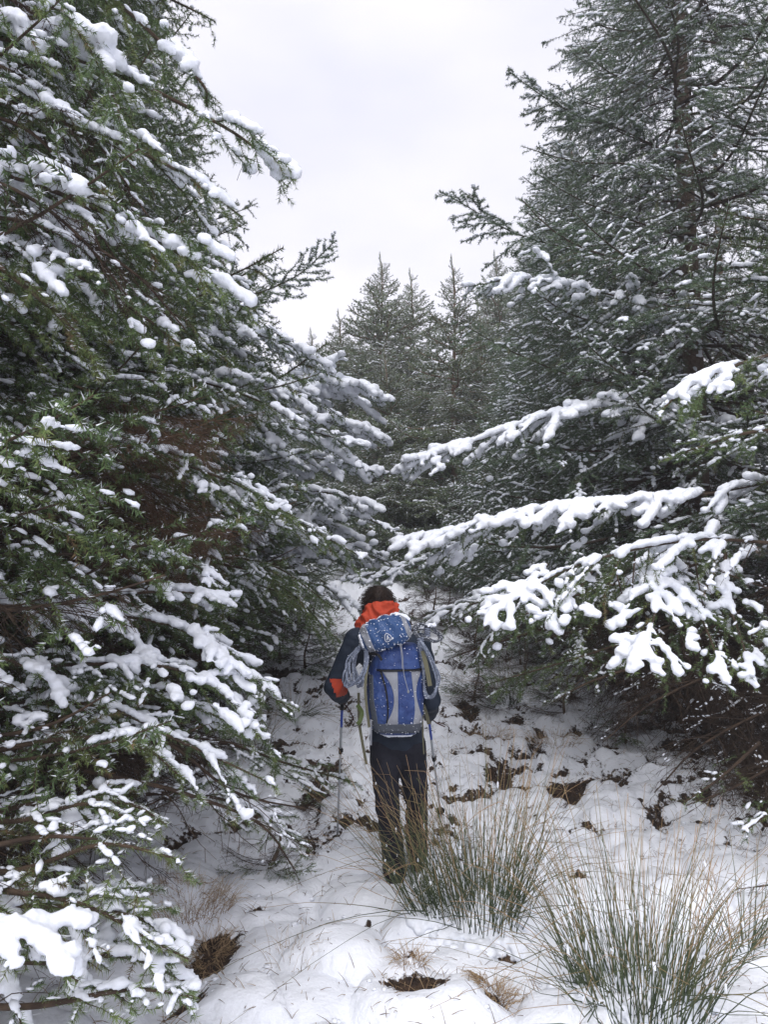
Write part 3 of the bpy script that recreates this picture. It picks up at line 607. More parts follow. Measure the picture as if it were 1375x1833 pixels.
hero('L1', [(-200, 1400, 2.9), (60, 1330, 2.9), (230, 1330, 2.9), (330, 1400, 2.9)], heavy=dict(d=50, r=.026, thr=.2, k=11), lat=.34, bare_f=.4, droop=.4, strip=.2, tone=.72)
hero('L1', [(-260, 1420, 2.7), (0, 1470, 2.65), (150, 1440, 2.6), (240, 1470, 2.6)], heavy=dict(d=60, r=.026, thr=.1, k=12), lat=.30, bare_f=.35, droop=.4, tone=.72, strip=.46, strip_r=.0085, strip_d=90)
hero('L1', [(-260, 1520, 2.5), (0, 1560, 2.45), (190, 1510, 2.4), (330, 1540, 2.5)], heavy=dict(d=60, r=.026, thr=.05, k=12), lat=.30, bare_f=.35, droop=.45, tone=.72, strip=.46, strip_r=.0085, strip_d=90)
hero('L1', [(-260, 1560, 2.3), (-20, 1590, 2.3), (160, 1620, 2.3), (335, 1720, 2.4)], heavy=dict(d=60, r=.026, thr=.1, k=12), lat=.30, bare_f=.35, droop=.4, tone=.72, strip=.46, strip_r=.0085, strip_d=90)
hero('L1', [(-260, 1640, 2.1), (-60, 1660, 2.1), (60, 1680, 2.1), (140, 1750, 2.15)], heavy=dict(d=80, r=.034, thr=-.45, k=9), lat=.20, bare_f=.2, droop=.5, tone=.7, strip=.46, strip_r=.0085, strip_d=90)
hero('L1', [(-200, 1790, 2.3), (40, 1800, 2.3), (230, 1770, 2.35), (345, 1790, 2.4)], heavy=dict(d=50, r=.026, thr=.1, k=12), lat=.24, bare_f=.35, droop=.4, tone=.6, strip=.46, strip_r=.0085, strip_d=90)
hero('L1', [(-200, 1500, 2.9), (60, 1440, 2.85), (220, 1440, 2.8), (300, 1480, 2.8)], heavy=dict(d=70, r=.026, thr=-.1, k=12), lat=.30, bare_f=.3, droop=.4, tone=.72, strip=.48, strip_r=.0085, strip_d=90)
hero('L1', [(-200, 1640, 2.7), (60, 1620, 2.7), (240, 1640, 2.7), (345, 1700, 2.75)], heavy=dict(d=75, r=.028, thr=-.3, k=11), lat=.34, bare_f=.2, droop=.35, tone=.6, strip=.48, strip_r=.0085, strip_d=90)
hero('L1', [(-200, 1700, 2.6), (60, 1720, 2.6), (220, 1710, 2.6), (350, 1770, 2.65)], heavy=dict(d=75, r=.028, thr=-.4, k=11), lat=.34, bare_f=.2, droop=.35, tone=.6, strip=.48, strip_r=.0085, strip_d=90)
hero('L1', [(-150, 1250, 3.6), (150, 1230, 3.6), (330, 1260, 3.6), (450, 1310, 3.7)], heavy=dict(d=75, r=.028, thr=-.2, k=11), lat=.40, bare_f=.2, droop=.35, strip=.48, strip_r=.0085, strip_d=90)
hero('L1', [(-150, 1090, 3.8), (150, 1030, 3.8), (300, 1000, 3.8), (400, 1050, 3.8)], heavy=dict(d=60, r=.024, thr=.1, k=12), lat=.36, bare_f=.3, droop=.35, strip=.48, strip_r=.0085, strip_d=90)
hero('L2', [(180, 1430, 4.4), (330, 1420, 4.4), (450, 1450, 4.4), (560, 1520, 4.4)], heavy=dict(d=60, r=.028, thr=-.2, k=11), lat=.36, bare_f=.3, droop=.2, strip=.48, strip_r=.0085, strip_d=90)
hero('L2', [(250, 1330, 4.9), (400, 1330, 4.9), (520, 1370, 4.9), (640, 1400, 4.9)], heavy=dict(d=40, r=.022, thr=.2, k=11), lat=.36, bare_f=.3, droop=.2, strip=.48, strip_r=.0085, strip_d=90)
for pts in ([(-250, 60, 2.7), (0, 120, 2.75), (150, 230, 2.8), (260, 380, 2.8)], [(-250, 260, 2.5), (0, 330, 2.55), (140, 420, 2.6), (250, 560, 2.6)], [(-250, 380, 2.6), (60, 400, 2.65), (230, 480, 2.7), (330, 590, 2.75)], [(-250, 180, 2.6), (20, 220, 2.7), (130, 330, 2.7), (190, 480, 2.7)], [(-250, -120, 2.7), (20, 0, 2.8), (110, 80, 2.8), (190, 220, 2.85)]):
    hero('L1', pts, kind='d', nd=110, lat=.34, ds=.055, sub_ds=.06, sub=.15, droop=.5, r0=.007, strip=.45, strip_r=.0065, strip_d=90, bare_f=.2, heavy=dict(d=30, r=.02, thr=.35, k=12))
# bare sprawling sticks on the left
for pts in ([(-100, 1050, 3.5), (60, 1055, 3.5), (180, 1015, 3.5), (245, 950, 3.5)], [(-120, 1000, 3.6), (20, 990, 3.6), (110, 960, 3.6)], [(-100, 1330, 2.9), (80, 1300, 2.9), (200, 1240, 2.9)],
            [(-120, 1540, 2.4), (60, 1500, 2.4), (180, 1500, 2.4)], [(-100, 860, 3.8), (100, 800, 3.8), (210, 830, 3.8)], [(100, 1250, 3.4), (300, 1330, 3.4), (420, 1420, 3.6), (560, 1450, 3.9)], [(150, 1380, 3.2), (330, 1420, 3.3), (470, 1480, 3.6), (530, 1560, 3.7)]):
    hero('L1', pts, kind='d', no_needle=True, lat=.34, ds=.08, sub_ds=.08, sub=.16, droop=.3, r0=.008, strip=.22, strip_r=.006, nd=0)
# right side
hero('R1', [(1420, 570, 7.6), (1180, 545, 7.2), (960, 500, 6.9), (832, 512, 6.8)], kind='b', heavy=dict(d=85, r=.048, thr=-.45, k=8), lat=.5, bare_f=.25, droop=.5, nd=340, nw=.0058, nl=.027, voxel=.011, strip=.24, strip_r=.012)
hero('R1', [(1260, 560, 8.0), (1100, 470, 7.6), (930, 420, 7.4), (786, 342, 7.3)], kind='b', lat=.45, bare_f=.2, droop=.35, nd=520, nw=.0075, nl=.032, sub=.13, ds=.06, strip=.2, strip_r=.012, frost=.4, angle=45)
hero('R1', [(1300, 330, 7.9), (1130, 240, 7.6), (1000, 190, 7.4), (912, 128, 7.3)], kind='b', lat=.5, bare_f=.2, droop=.35, nd=520, nw=.0075, nl=.032, sub=.13, ds=.06, strip=.2, strip_r=.012, frost=.4, angle=45)
hero('R1', [(1300, 380, 7.9), (1150, 300, 7.5), (1040, 290, 7.2), (935, 260, 7.1)], kind='b', lat=.5, bare_f=.2, droop=.3, nd=340, nw=.0058, nl=.027, strip=.24, strip_r=.012, frost=.26)
hero('R1', [(1300, 80, 7.9), (1180, 60, 7.5), (1090, 50, 7.2), (1042, 20, 7.1)], kind='b', lat=.5, bare_f=.2, droop=.3, nd=340, nw=.0058, nl=.027, strip=.24, strip_r=.012, frost=.26)
hero('R1', [(1300, 450, 7.9), (1150, 400, 7.5), (1040, 360, 7.2), (950, 300, 7.1)], kind='b', lat=.5, bare_f=.2, droop=.3, nd=340, nw=.0058, nl=.027, strip=.24, strip_r=.012, frost=.26)
hero('R1', [(1350, 790, 7.6), (1080, 730, 7.0), (850, 790, 6.7), (702, 850, 6.6)], heavy=dict(d=95, r=.054, thr=-.7, k=7), kind='b', lat=.62, bare_f=.25, droop=.45, nd=340, nw=.0058, nl=.027, voxel=.011, strip=.25, strip_r=.012)
hero('R1', [(1350, 700, 7.8), (1100, 690, 7.4), (940, 640, 7.2), (810, 570, 7.1)], kind='b', lat=.55, bare_f=.25, droop=.45, nd=340, nw=.0058, nl=.027, strip=.25, strip_r=.012)
hero('R1', [(1420, 855, 5.6), (1230, 890, 5.5), (1000, 910, 5.5), (850, 945, 5.6), (700, 975, 5.8)], heavy=dict(d=100, r=.048, thr=-.8, k=8), lat=.42, bare_f=.3, droop=.55, nd=500, nw=.0040, voxel=.011)
hero('R0', [(1430, 975, 4.7), (1230, 968, 4.6), (1030, 1015, 4.6), (870, 1110, 4.6)], heavy=dict(d=80, r=.038, thr=-.3, k=9), lat=.52, bare_f=.2, droop=.75, hang=.35, nd=560, nw=.0036, voxel=.010)
hero('R0', [(1190, 985, 5.0), (1180, 1040, 4.6), (1170, 1110, 4.25), (1135, 1195, 3.95)], heavy=dict(d=110, r=.040, thr=-.8, k=8), lat=.30, bare_f=.1, droop=.35, nd=560, nw=.0034, voxel=.010)
hero('R0', [(1300, 985, 4.9), (1300, 1060, 4.6), (1325, 1140, 4.3), (1345, 1215, 4.05)], heavy=dict(d=90, r=.034, thr=-.4, k=10), lat=.26, bare_f=.25, droop=.4, nd=560, nw=.0034, voxel=.010)
hero('R0', [(1180, 1000, 5.0), (1230, 1060, 4.6), (1265, 1130, 4.3), (1300, 1230, 4.0)], heavy=dict(d=95, r=.032, thr=-.5, k=10), lat=.22, bare_f=.3, droop=.4, nd=560, nw=.0034, voxel=.010)
hero('R0', [(1075, 1000, 4.9), (1040, 1050, 4.6), (1000, 1090, 4.4), (985, 1130, 4.3)], heavy=dict(d=95, r=.036, thr=-.6, k=9), lat=.24, bare_f=.2, droop=.4, nd=560, nw=.0034, voxel=.010)
hero('R0', [(980, 1010, 4.9), (940, 1060, 4.6), (890, 1095, 4.4), (865, 1125, 4.3)], heavy=dict(d=95, r=.036, thr=-.6, k=9), lat=.26, bare_f=.2, droop=.4, nd=560, nw=.0034, voxel=.010)
for pts in ([(1100, 985, 4.7), (1105, 1030, 4.6), (1120, 1090, 4.6)], [(1240, 965, 4.7), (1250, 1030, 4.6), (1262, 1100, 4.5)], [(1140, 970, 4.7), (1135, 1020, 4.6), (1130, 1070, 4.6)]):
    hero('R0', pts, kind='d', no_needle=True, lat=.12, ds=.04, sub_ds=.05, sub=.06, droop=.5, r0=.004, strip=.5, strip_r=.006, nd=0)
hero('R0', [(1480, 610, 4.0), (1330, 650, 3.9), (1240, 690, 3.85), (1175, 745, 3.8)], heavy=dict(d=95, r=.038, thr=-.5, k=9), lat=.30, bare_f=.15, droop=.6, nd=600)
hero('R0', [(1480, 760, 4.4), (1340, 775, 4.3), (1260, 800, 4.3), (1190, 825, 4.3)], heavy=dict(d=55, r=.022, thr=.0, k=12), lat=.32, bare_f=.15, droop=.4, nd=600)
hero('R0', [(1500, 1080, 4.0), (1420, 1100, 4.0), (1340, 1140, 4.0)], heavy=dict(d=60, r=.030, thr=-.1, k=9), lat=.26, bare_f=.1, droop=.4, nd=600)
hero('R1', [(1250, 1010, 6.6), (1050, 1060, 6.2), (900, 1120, 6.0), (845, 1190, 6.0)], lat=.55, bare_f=.3, droop=.5, nd=400, nw=.005, strip=.45, heavy=dict(d=34, r=.022, thr=.25, k=11), voxel=.010)
hero('R1', [(1200, 1120, 6.0), (1060, 1170, 5.8), (960, 1200, 5.7), (870, 1225, 5.7)], lat=.5, bare_f=.3, droop=.45, nd=400, nw=.005, strip=.24, strip_r=.012)
hero('R1', [(1150, 1040, 8.0), (950, 990, 7.8), (780, 1000, 7.6), (622, 1040, 7.6)], heavy=dict(d=55, r=.034, thr=-.4, k=8), kind='b', lat=.5, bare_f=.25, droop=.3, nd=300, nw=.0068, nl=.029, voxel=.011)
for pts in ([(1250, 1100, 6.5), (1100, 1180, 5.8), (1010, 1240, 5.6)], [(1350, 1180, 5.8), (1180, 1250, 5.2), (1080, 1330, 5.0)], [(1420, 1250, 5.4), (1260, 1330, 4.9), (1170, 1420, 4.7)], [(1450, 1330, 5), (1330, 1400, 4.6), (1230, 1440, 4.4)],
            [(1000, 1090, 7.2), (880, 1090, 6.8), (790, 1130, 6.6)], [(1000, 1120, 7.0), (890, 1150, 6.6), (800, 1180, 6.3)], [(1300, 1150, 6.8), (1100, 1120, 6.6), (950, 1150, 6.4)], [(1400, 1050, 6.4), (1250, 1140, 6.0), (1150, 1230, 5.8)]):
    hero('R1', pts, kind='d', no_needle=True, lat=.6, ds=.05, sub_ds=.06, sub=.2, droop=.4, r0=.009, strip=.10, strip_r=.006, nd=0)
hero('R0', [(1480, 1420, 4.4), (1390, 1450, 4.2), (1330, 1490, 4.1)], heavy=dict(d=55, r=.022, thr=.0, k=12), lat=.22, bare_f=.1, droop=.4, nd=600)
hero('R0', [(1360, 1330, 4.6), (1290, 1390, 4.4), (1225, 1435, 4.3)], heavy=dict(d=50, r=.018, thr=.1, k=12), lat=.16, bare_f=.2, droop=.3, nd=200)
hero('R1', [(1150, 1190, 5.6), (1060, 1220, 5.4), (985, 1262, 5.3)], heavy=dict(d=50, r=.020, thr=.1, k=12), lat=.2, bare_f=.2, droop=.3, nd=200)

# dead lower twigs of the row trees, close to the ground
rt_ = random.Random(9)
for key, n_, xr, yr in (('R1', 24, (2.4, 4.2), (5.2, 9.5)), ('R0', 10, (2.6, 4.2), (4.0, 6.0)), ('L2', 40, (-4.2, -1.7), (4.2, 7.0)), ('L1', 20, (-3.4, -1.5), (2.9, 4.6))):
    root = T[key]
    for k in range(n_):
        x = rt_.uniform(*xr); y = rt_.uniform(*yr); z = gz(x, y)+rt_.uniform(.15, 1.3); L0, me = rt_.choice(PR['bare']); sc = rt_.uniform(.35, .75)
        tw = root.location; az = math.atan2(y-tw.y, x-tw.x)+rt_.uniform(-.7, .7)
        b = obj('dead_branch', me, root)
        b.matrix_local = Matrix.Translation((x-tw.x, y-tw.y, z-tw.z)) @ Matrix.Rotation(az, 4, 'Z') @ Matrix.Rotation(rt_.uniform(-.1, .45), 4, 'Y') @ Matrix.Rotation(rt_.uniform(-.4, .4), 4, 'X') @ Matrix.Translation((-1.3*sc, 0, 0)) @ Matrix.Diagonal((sc, sc, sc, 1))
# brown tangle on the second left tree, seen side on
for k in range(34):
    p = P(rt_.uniform(-60, 330), rt_.uniform(700, 985), rt_.uniform(4.1, 5.0)); root = T['L2']; L0, me = rt_.choice(BROWN); sc = rt_.uniform(.35, .6)
    b = obj('dead_branch', me, root); q = Vector([float(c) for c in p])-root.location
    b.matrix_local = Matrix.Translation(q) @ Matrix.Rotation(rt_.uniform(-.9, .5), 4, 'Z') @ Matrix.Rotation(rt_.uniform(-.15, .45), 4, 'Y') @ Matrix.Rotation(rt_.uniform(-.6, .6), 4, 'X') @ Matrix.Translation((-1.3*sc, 0, 0)) @ Matrix.Diagonal((sc, sc, sc, 1))
# low snowy brush closing in on the track
def gp(px, py):
    """where the sight line through a photo pixel meets the ground"""
    d = 2.5
    while d < 25:
        p = P(px, py, d)
        if p[2] < gz(p[0], d): break
        d += .05
    return p[0], d
def bush(label, px, py, w, hgt, n, kind, fill, seed, group=None):
    x, y = gp(px, py); r_ = random.Random(seed); g = gz(x, y); root = empty('spruce_sapling', (x, y, g-.03), label, 'sapling', group)
    tr, Q = trunk(root, hgt, .018, M_bark, (.05, .05), K=6)
    for k in range(n):
        L0, me = r_.choice(PR[r_.choice(kind)]); Lk = w*r_.uniform(.5, 1.1); az = r_.uniform(0, 6.28); zz = hgt*r_.uniform(.05, .95); sc = Lk*(1.1-zz/hgt*.6)/L0
        b = obj('branch', me, root); b.matrix_local = Matrix.Translation((0, 0, zz)) @ Matrix.Rotation(az, 4, 'Z') @ Matrix.Rotation(-r_.uniform(-.1, .5), 4, 'Y') @ Matrix.Diagonal((sc, sc, sc, 1))
    return root
GB = 'low snowy brush beside the track'
for k, (px, py, w, hh, n, kd, lb) in enumerate([
    (850, 1190, .62, .75, 30, ('bare', 'mid', 'bare'), 'twiggy snow-dusted sapling just right of the hiker shoulder'),
    (905, 1150, .8, .9, 30, ('bare', 'midB', 'bare'), 'brushy sapling under the low bough right of the hiker'),
    (800, 1120, .6, .6, 24, ('bare', 'far', 'bare'), 'small bare-twigged sapling beyond the rope coils'),
    (560, 1130, .7, .7, 26, ('mid', 'bare', 'mid'), 'dark sapling on the left edge of the track beyond the hiker'),
    (860, 1085, .9, 1.0, 28, ('far', 'midB', 'bare'), 'broad frosted sapling at the foot of the right row'),
    (930, 1190, .8, .8, 28, ('bare', 'midB', 'bare'), 'dense brown and white sapling below the hanging snow pads'),
    (1010, 1280, .6, .45, 20, ('bare', 'bare', 'mid'), 'low twiggy sapling on the snowy bank by the right shade'),
    (530, 1080, 1.0, .9, 26, ('mid', 'midB'), 'dark green sapling in the gap under the left row'),
    (570, 1440, .42, .26, 16, ('bare', 'mid'), 'tiny snowy sapling between the left boughs and the pole tip'),
    (480, 1560, .40, .22, 16, ('bare', 'mid'), 'half-buried sapling at the foot of the lower left boughs'),
    (775, 1130, 1.0, .75, 30, ('bare', 'bare', 'far'), 'pale twiggy sapling crowding the track to the right of the hood'),
    (850, 1260, .7, .45, 26, ('bare', 'bare', 'mid'), 'low brushy sapling beside the thin rushes right of the hiker'),
    (1120, 1330, .7, .4, 20, ('bare', 'bare', 'mid'), 'dark twiggy sapling on the bank under the hanging snow pads'),
    (545, 1200, .8, .6, 28, ('mid', 'bare', 'midB'), 'bushy sapling left of the hiker shoulder'),
    (500, 1190, .55, .55, 20, ('mid', 'bare'), 'sapling tucked under the left boughs'),
    (940, 1230, .55, .5, 22, ('bare', 'bare', 'mid'), 'brown twiggy sapling at the edge of the right shade')]):
    bush(lb, px, py, w, hh, n, kd, 0, 70+k, GB)

# ------------------------------------------------------------------ rushes and grasses
M_rush = mat('rush', (.1, .1, .05), .6, spec=.3, attr=[(0, (.035, .055, .028)), (.48, (.075, .095, .042)), (.68, (.19, .15, .07)), (1, (.34, .22, .12))])
M_straw = mat('straw', (.3, .22, .12), .8, attr=[(0, (.22, .14, .08)), (1, (.48, .35, .20))])
def tuft(name, label, x, y, n, rb, hmin, hmax, spread, m, rad=.0025, cat='rush', bias=(0, 0), snow=0, group=None, flop=.12):
    z = gz(x, y); root = empty(name, (x, y, z-.02), label, cat, group); G = Geo(); N = 9
    t = np.linspace(0, 1, N); a = rng.uniform(0, 2*math.pi, n); r = rb*np.sqrt(rng.uniform(0, 1, n))
    bx = r*np.cos(a); by = r*np.sin(a)
    tilt = np.abs(rng.normal(0, spread, n))*.7+r/rb*spread*.6; fl = rng.uniform(0, 1, n) < flop; tilt = np.where(fl, tilt+rng.uniform(.4, .9, n), tilt)
    a2 = a+rng.normal(0, .5, n)
    h = rng.uniform(hmin, hmax, n)*np.where(fl, .9, 1)
    dx = np.cos(a2)*np.sin(tilt)+bias[0]; dy = np.sin(a2)*np.sin(tilt)+bias[1]; dz = np.cos(np.minimum(tilt, 1.35))
    D = norm(np.stack([dx, dy, dz], -1)); Hd = np.stack([np.cos(a2), np.sin(a2), np.zeros(n)], -1)
    bend = rng.uniform(-.04, .26, n)*h*(1+2*tilt)
    Q = np.stack([bx, by, np.zeros(n)], -1)[:, None]+D[:, None]*(h[:, None]*t)[..., None]+Hd[:, None]*(bend[:, None]*t**2.2)[..., None]
    Q[..., 2] -= (bend*.7)[:, None]*t**2.5
    Q[..., 2] = np.maximum(Q[..., 2], ground(Q[..., 0]+x, Q[..., 1]+y)-z+.03)
    kk = rng.uniform(0, 1, n) < .16; ks = rng.uniform(.45, .85, n)[:, None]; ex = np.clip(t[None]-ks, 0, 1)*h[:, None]*kk[:, None]; ka = rng.uniform(0, 6.28, n)
    Q[..., 0] += ex*np.cos(ka)[:, None]*.9; Q[..., 1] += ex*np.sin(ka)[:, None]*.9; Q[..., 2] -= ex*1.1
    Q = Q+(rng.normal(0, .004, Q.shape)*t[None, :, None])
    bt = rng.uniform(-.25, .25, n)[:, None]
    tn = np.clip(t[None]*.95+bt*.8+np.where(rng.uniform(0, 1, n) < .15, .35, 0)[:, None], 0, 1)
    G.tubes(Q, rad*rng.uniform(.7, 1.3, (n, 1))*(1-.65*t)[None], 3, 0, tone=tn)
    st = obj('stems', G.build('stems', [m]), root, kind='stuff')
    if snow:
        p, _, _, tt = sample(Q, snow); k = tt < .8; p = p[k]; r = rng.uniform(.002, .0055, len(p))*(1+1.0*(1-tt[k]))
        R3 = np.stack([r*.8, r*.8, r*rng.uniform(1.0, 3.5, len(r))], -1); p = p+0; V, Fc = blobs(p, R3, jit=.28); obj('snow_flecks', mesh('snow_flecks', V, Fc, M_snow), root, kind='stuff')
        nb = int(110*rb/.15); a = rng.uniform(0, 6.28, nb); rr = rb*1.3*np.sqrt(rng.uniform(0, 1, nb))
        X = rr*np.cos(a); Y = rr*np.sin(a); C = np.stack([X, Y, ground(X+x, Y+y)-z+.02], -1)
        obj('base_snow', fused('base_snow', C, rng.uniform(.015, .04, nb), .010, M_snow, .8, rough=.004), root)
    return root
x, y = gp(862, 1640)
tuft('rush_clump', 'large rush clump in front of the hiker, stems crossing the dark trousers', x, y, 270, .25, .50, 1.0, .31, M_rush, snow=.35, flop=.12)
x, y = gp(760, 1640)
tuft('rush_clump', 'small rush clump leaning left over the hiker boots', x, y, 60, .08, .5, .95, .20, M_rush, bias=(-.30, .0), snow=.6)
x, y = gp(1150, 1810)
tuft('rush_clump', 'largest rush clump at the lower right, green stems with tan tips and snow', x, y, 310, .28, .5, .95, .28, M_rush, snow=.7, flop=.14)
x, y = gp(1330, 1700)
tuft('rush_clump', 'rush clump cut by the right picture edge', x, y, 45, .12, .3, .6, .35, M_rush, snow=.3)
x, y = gp(905, 1262)
tuft('rush_clump', 'thin brown rushes arching left behind the right side of the hiker', x, y, 130, .2, .4, .8, .5, M_rush, bias=(-.35, 0), snow=.8, flop=.3)
x, y = gp(450, 1350)
tuft('rush_clump', 'thin upright rushes beside the snowy left boughs', x, y, 70, .15, .3, .6, .2, M_rush)
x, y = gp(530, 1290)
tuft('rush_clump', 'low flopped rushes on the snow left of the hiker elbow', x, y, 60, .15, .3, .6, .5, M_rush, bias=(.3, 0), flop=.5)
x, y = gp(880, 1320)
tuft('grass_tuft', 'pale dead grass tuft on the snow beyond the dark pool', x, y, 160, .22, .06, .16, .5, M_straw, cat='grass', rad=.0015)
x, y = gp(340, 1620)
tuft('grass_tuft', 'straw coloured grass tuft above the dark hollow at lower left', x, y, 420, .22, .06, .15, .5, M_straw, cat='grass', rad=.0013)
x, y = gp(520, 1730)
tuft('grass_tuft', 'faint straw blades poking out of the snow mound in front', x, y, 40, .12, .06, .15, .4, M_straw, cat='grass', rad=.001)
x, y = gp(885, 1780)
tuft('grass_tuft', 'brown withered grass tuft at the bottom between mound and rushes', x, y, 220, .09, .03, .09, .7, M_straw, cat='grass', rad=.0014)
x, y = gp(375, 1715)
tuft('grass_tuft', 'brown withered tuft inside the dark hollow at lower left', x, y, 200, .10, .04, .10, .6, M_straw, cat='grass', rad=.0014)
x, y = gp(735, 1715)
tuft('grass_tuft', 'short brown tuft at the edge of the hollow in the middle foreground', x, y, 120, .07, .03, .09, .6, M_straw, cat='grass', rad=.0013)
x, y = gp(990, 1330)
tuft('grass_tuft', 'pale dead grass on the bank under the right boughs', x, y, 200, .25, .05, .16, .5, M_straw, cat='grass', rad=.0016)
# scattered blades and litter on the snow: uncountable
def litter():
    G = Geo(); n = 34000; x = rng.uniform(-3.2, 3.6, n); y = 3+rng.uniform(0, 1, n)**1.3*7
    b = bare(x, y); k = rng.uniform(0, 1, n) < .17+.9*(b > .22); x = x[k]; y = y[k]; n = len(x)
    a = rng.uniform(0, 6.28, n); l = rng.uniform(.02, .11, n); el = rng.uniform(.1, 1.2, n); t = np.linspace(0, 1, 3)
    D = np.stack([np.cos(a)*np.cos(el), np.sin(a)*np.cos(el), np.sin(el)], -1)
    Q = np.stack([x, y, ground(x, y)-.004], -1)[:, None]+D[:, None]*(l[:, None]*t)[..., None]; Q[..., 2] -= (l*.25)[:, None]*t**2
    G.tubes(Q, np.tile([.0016, .0013, .0006], (n, 1)), 3, 0, tone=rng.uniform(0, 1, (n, 1))*np.ones((1, 3)))
    obj('dead_grass', G.build('dead_grass', [mat('dead_grass', (.2, .14, .08), .85, attr=[(0, (.07, .045, .03)), (.6, (.20, .13, .075)), (1, (.40, .29, .17))])]), kind='stuff', label='thin dead grass blades and moorland litter poking through the snow', category='grass')
litter()
def clods():
    n = 900; x = rng.uniform(-3, 3.4, n*6); y = 3+rng.uniform(0, 1, n*6)*6; b = bare(x, y); k = b > .45; x = x[k][:n]; y = y[k][:n]
    V, Fc = blobs(np.stack([x, y, ground(x, y)], -1), rng.uniform(.008, .028, len(x)), .7, jit=.18)
    obj('dirt_clods', mesh('dirt_clods', V, Fc, mat('peat', (.035, .024, .017), .95, noise=((.07, .042, .026), 30, .4, .7), bump=(80, .8, .01))), kind='stuff', label='dark peat clods showing in the bare hollows', category='dirt')
clods()
def lumps():
    n = 1300; x = rng.uniform(-3.0, 3.4, n); y = 3+rng.uniform(0, 1, n)*5.5; b = bare(x, y); k = (b > .02) & (b < .5) | (rng.uniform(0, 1, n) < .15); x = x[k]; y = y[k]
    V, Fc = blobs(np.stack([x, y, ground(x, y)+.002], -1), rng.uniform(.006, .024, len(x))*rng.uniform(.5, 1, len(x)), .5, base=ICO1, jit=.14)
    obj('snow_lumps', mesh('snow_lumps', V, Fc, M_snow, smooth=True), kind='stuff', label='small crumbs and lumps of fallen snow', category='snow')
lumps()
# ------------------------------------------------------------------ the hiker
M_navy = mat('navy_softshell', (.010, .016, .028), .75, noise=((.018, .027, .045), 12, .3, .7), bump=(18, .5, .02))
M_trous = mat('dark_trousers', (.008, .008, .014), .8, noise=((.016, .017, .026), 9, .3, .7), bump=(14, .6, .025))
M_orange = mat('orange_shell', (.40, .045, .020), .65, noise=((.50, .065, .028), 8, .3, .7), bump=(22, .6, .02))
M_skin = mat('skin', (.50, .30, .22), .55)
M_hair = mat('dark_brown_hair', (.022, .014, .011), .55, noise=((.05, .032, .024), 40, .3, .7))
M_boot = mat('boot_leather', (.015, .013, .012), .6, bump=(40, .4, .01))
M_glove = mat('glove', (.012, .012, .015), .7, bump=(50, .4, .01))
M_blue = mat('royal_blue_nylon', (.015, .036, .145), .55, noise=((.032, .068, .21), 14, .35, .65), bump=(28, .9, .02), spec=.35)
M_lid = mat('slate_blue_nylon', (.022, .062, .17), .5, noise=((.034, .085, .22), 10, .3, .7), bump=(35, .5, .015), spec=.35)
M_grey = mat('grey_ripstop', (.21, .22, .25), .55, noise=((.29, .30, .33), 14, .3, .7), bump=(45, .5, .012))
M_dgrey = mat('dark_grey_ripstop', (.07, .08, .10), .6, bump=(45, .5, .012))
M_black = mat('black_plastic', (.010, .010, .011), .45)
M_olive = mat('olive_webbing', (.12, .115, .075), .8, bump=(120, .5, .004))
M_lime = mat('lime_buckle', (.11, .15, .05), .6)
M_rope = mat('grey_blue_rope', (.11, .13, .185), .8, noise=((.26, .29, .36), 90, .35, .65), bump=(220, .8, .004))
M_silver = mat('silver_aluminium', (.45, .47, .50), .35, spec=.6); M_silver.node_tree.nodes['Principled BSDF'].inputs['Metallic'].default_value = .6
M_bluem = mat('blue_anodised', (.02, .07, .42), .3, spec=.6)
M_cord = mat('dark_red_cord', (.06, .015, .015), .7)
M_white = mat('white_print', (.75, .76, .78), .6)

def skinned(name, nodes, edges, m, sub=2, root=0, extra=None, voxel=None, folds=0):
    """one continuous surface grown round a jointed skeleton: tapered chains fused together"""
    C = []; R3 = []
    for a, b in edges:
        (pa, ra), (pb, rb) = nodes[a], nodes[b]; pa = np.asarray(pa, float); pb = np.asarray(pb, float)
        ra = ra if isinstance(ra, tuple) else (ra, ra); rb = rb if isinstance(rb, tuple) else (rb, rb)
        n = max(int(np.linalg.norm(pb-pa)/(min(min(ra), min(rb))*.22)), 3)
        for t in np.linspace(0, 1, n):
            C.append(pa+(pb-pa)*t); rx = ra[0]*(1-t)+rb[0]*t; ry = ra[1]*(1-t)+rb[1]*t; R3.append((rx, ry, min(rx, ry)))
    C = np.array(C); R3 = np.array(R3)
    V, Fc = blobs(C, R3, base=ICO2); G = Geo(); G.add(V, Fc, 0)
    for c, rr in (extra or []): G.add(ico(3)[0]*np.array(rr)+np.asarray(c), ico(3)[1], 0)
    r = G.build(name, [m])
    r = evaluated(r, [('REMESH', dict(mode='VOXEL', voxel_size=voxel or .005)), ('SMOOTH', dict(factor=.5, iterations=4))])
    if folds:
        n = len(r.vertices); co = np.empty(n*3, np.float32); r.vertices.foreach_get('co', co); co = co.reshape(-1, 3).astype(float)
        no = np.empty(n*3, np.float32); r.vertices.foreach_get('normal', no); no = no.reshape(-1, 3)
        f = 1-np.abs(wob(co*np.array([1, 1, 1.7]), 13))*1.4; f2 = wob(co*np.array([1, 1, 2.2]), 30)
        co = co+no*(f*folds+f2*folds*.35)[:, None]; r.vertices.foreach_set('co', co.astype(np.float32).ravel())
    r.name = name; r.materials.clear(); r.materials.append(m)
    r.polygons.foreach_set('material_index', np.zeros(len(r.polygons), np.int32)); r.polygons.foreach_set('use_smooth', np.ones(len(r.polygons), bool)); r.update()
    return r

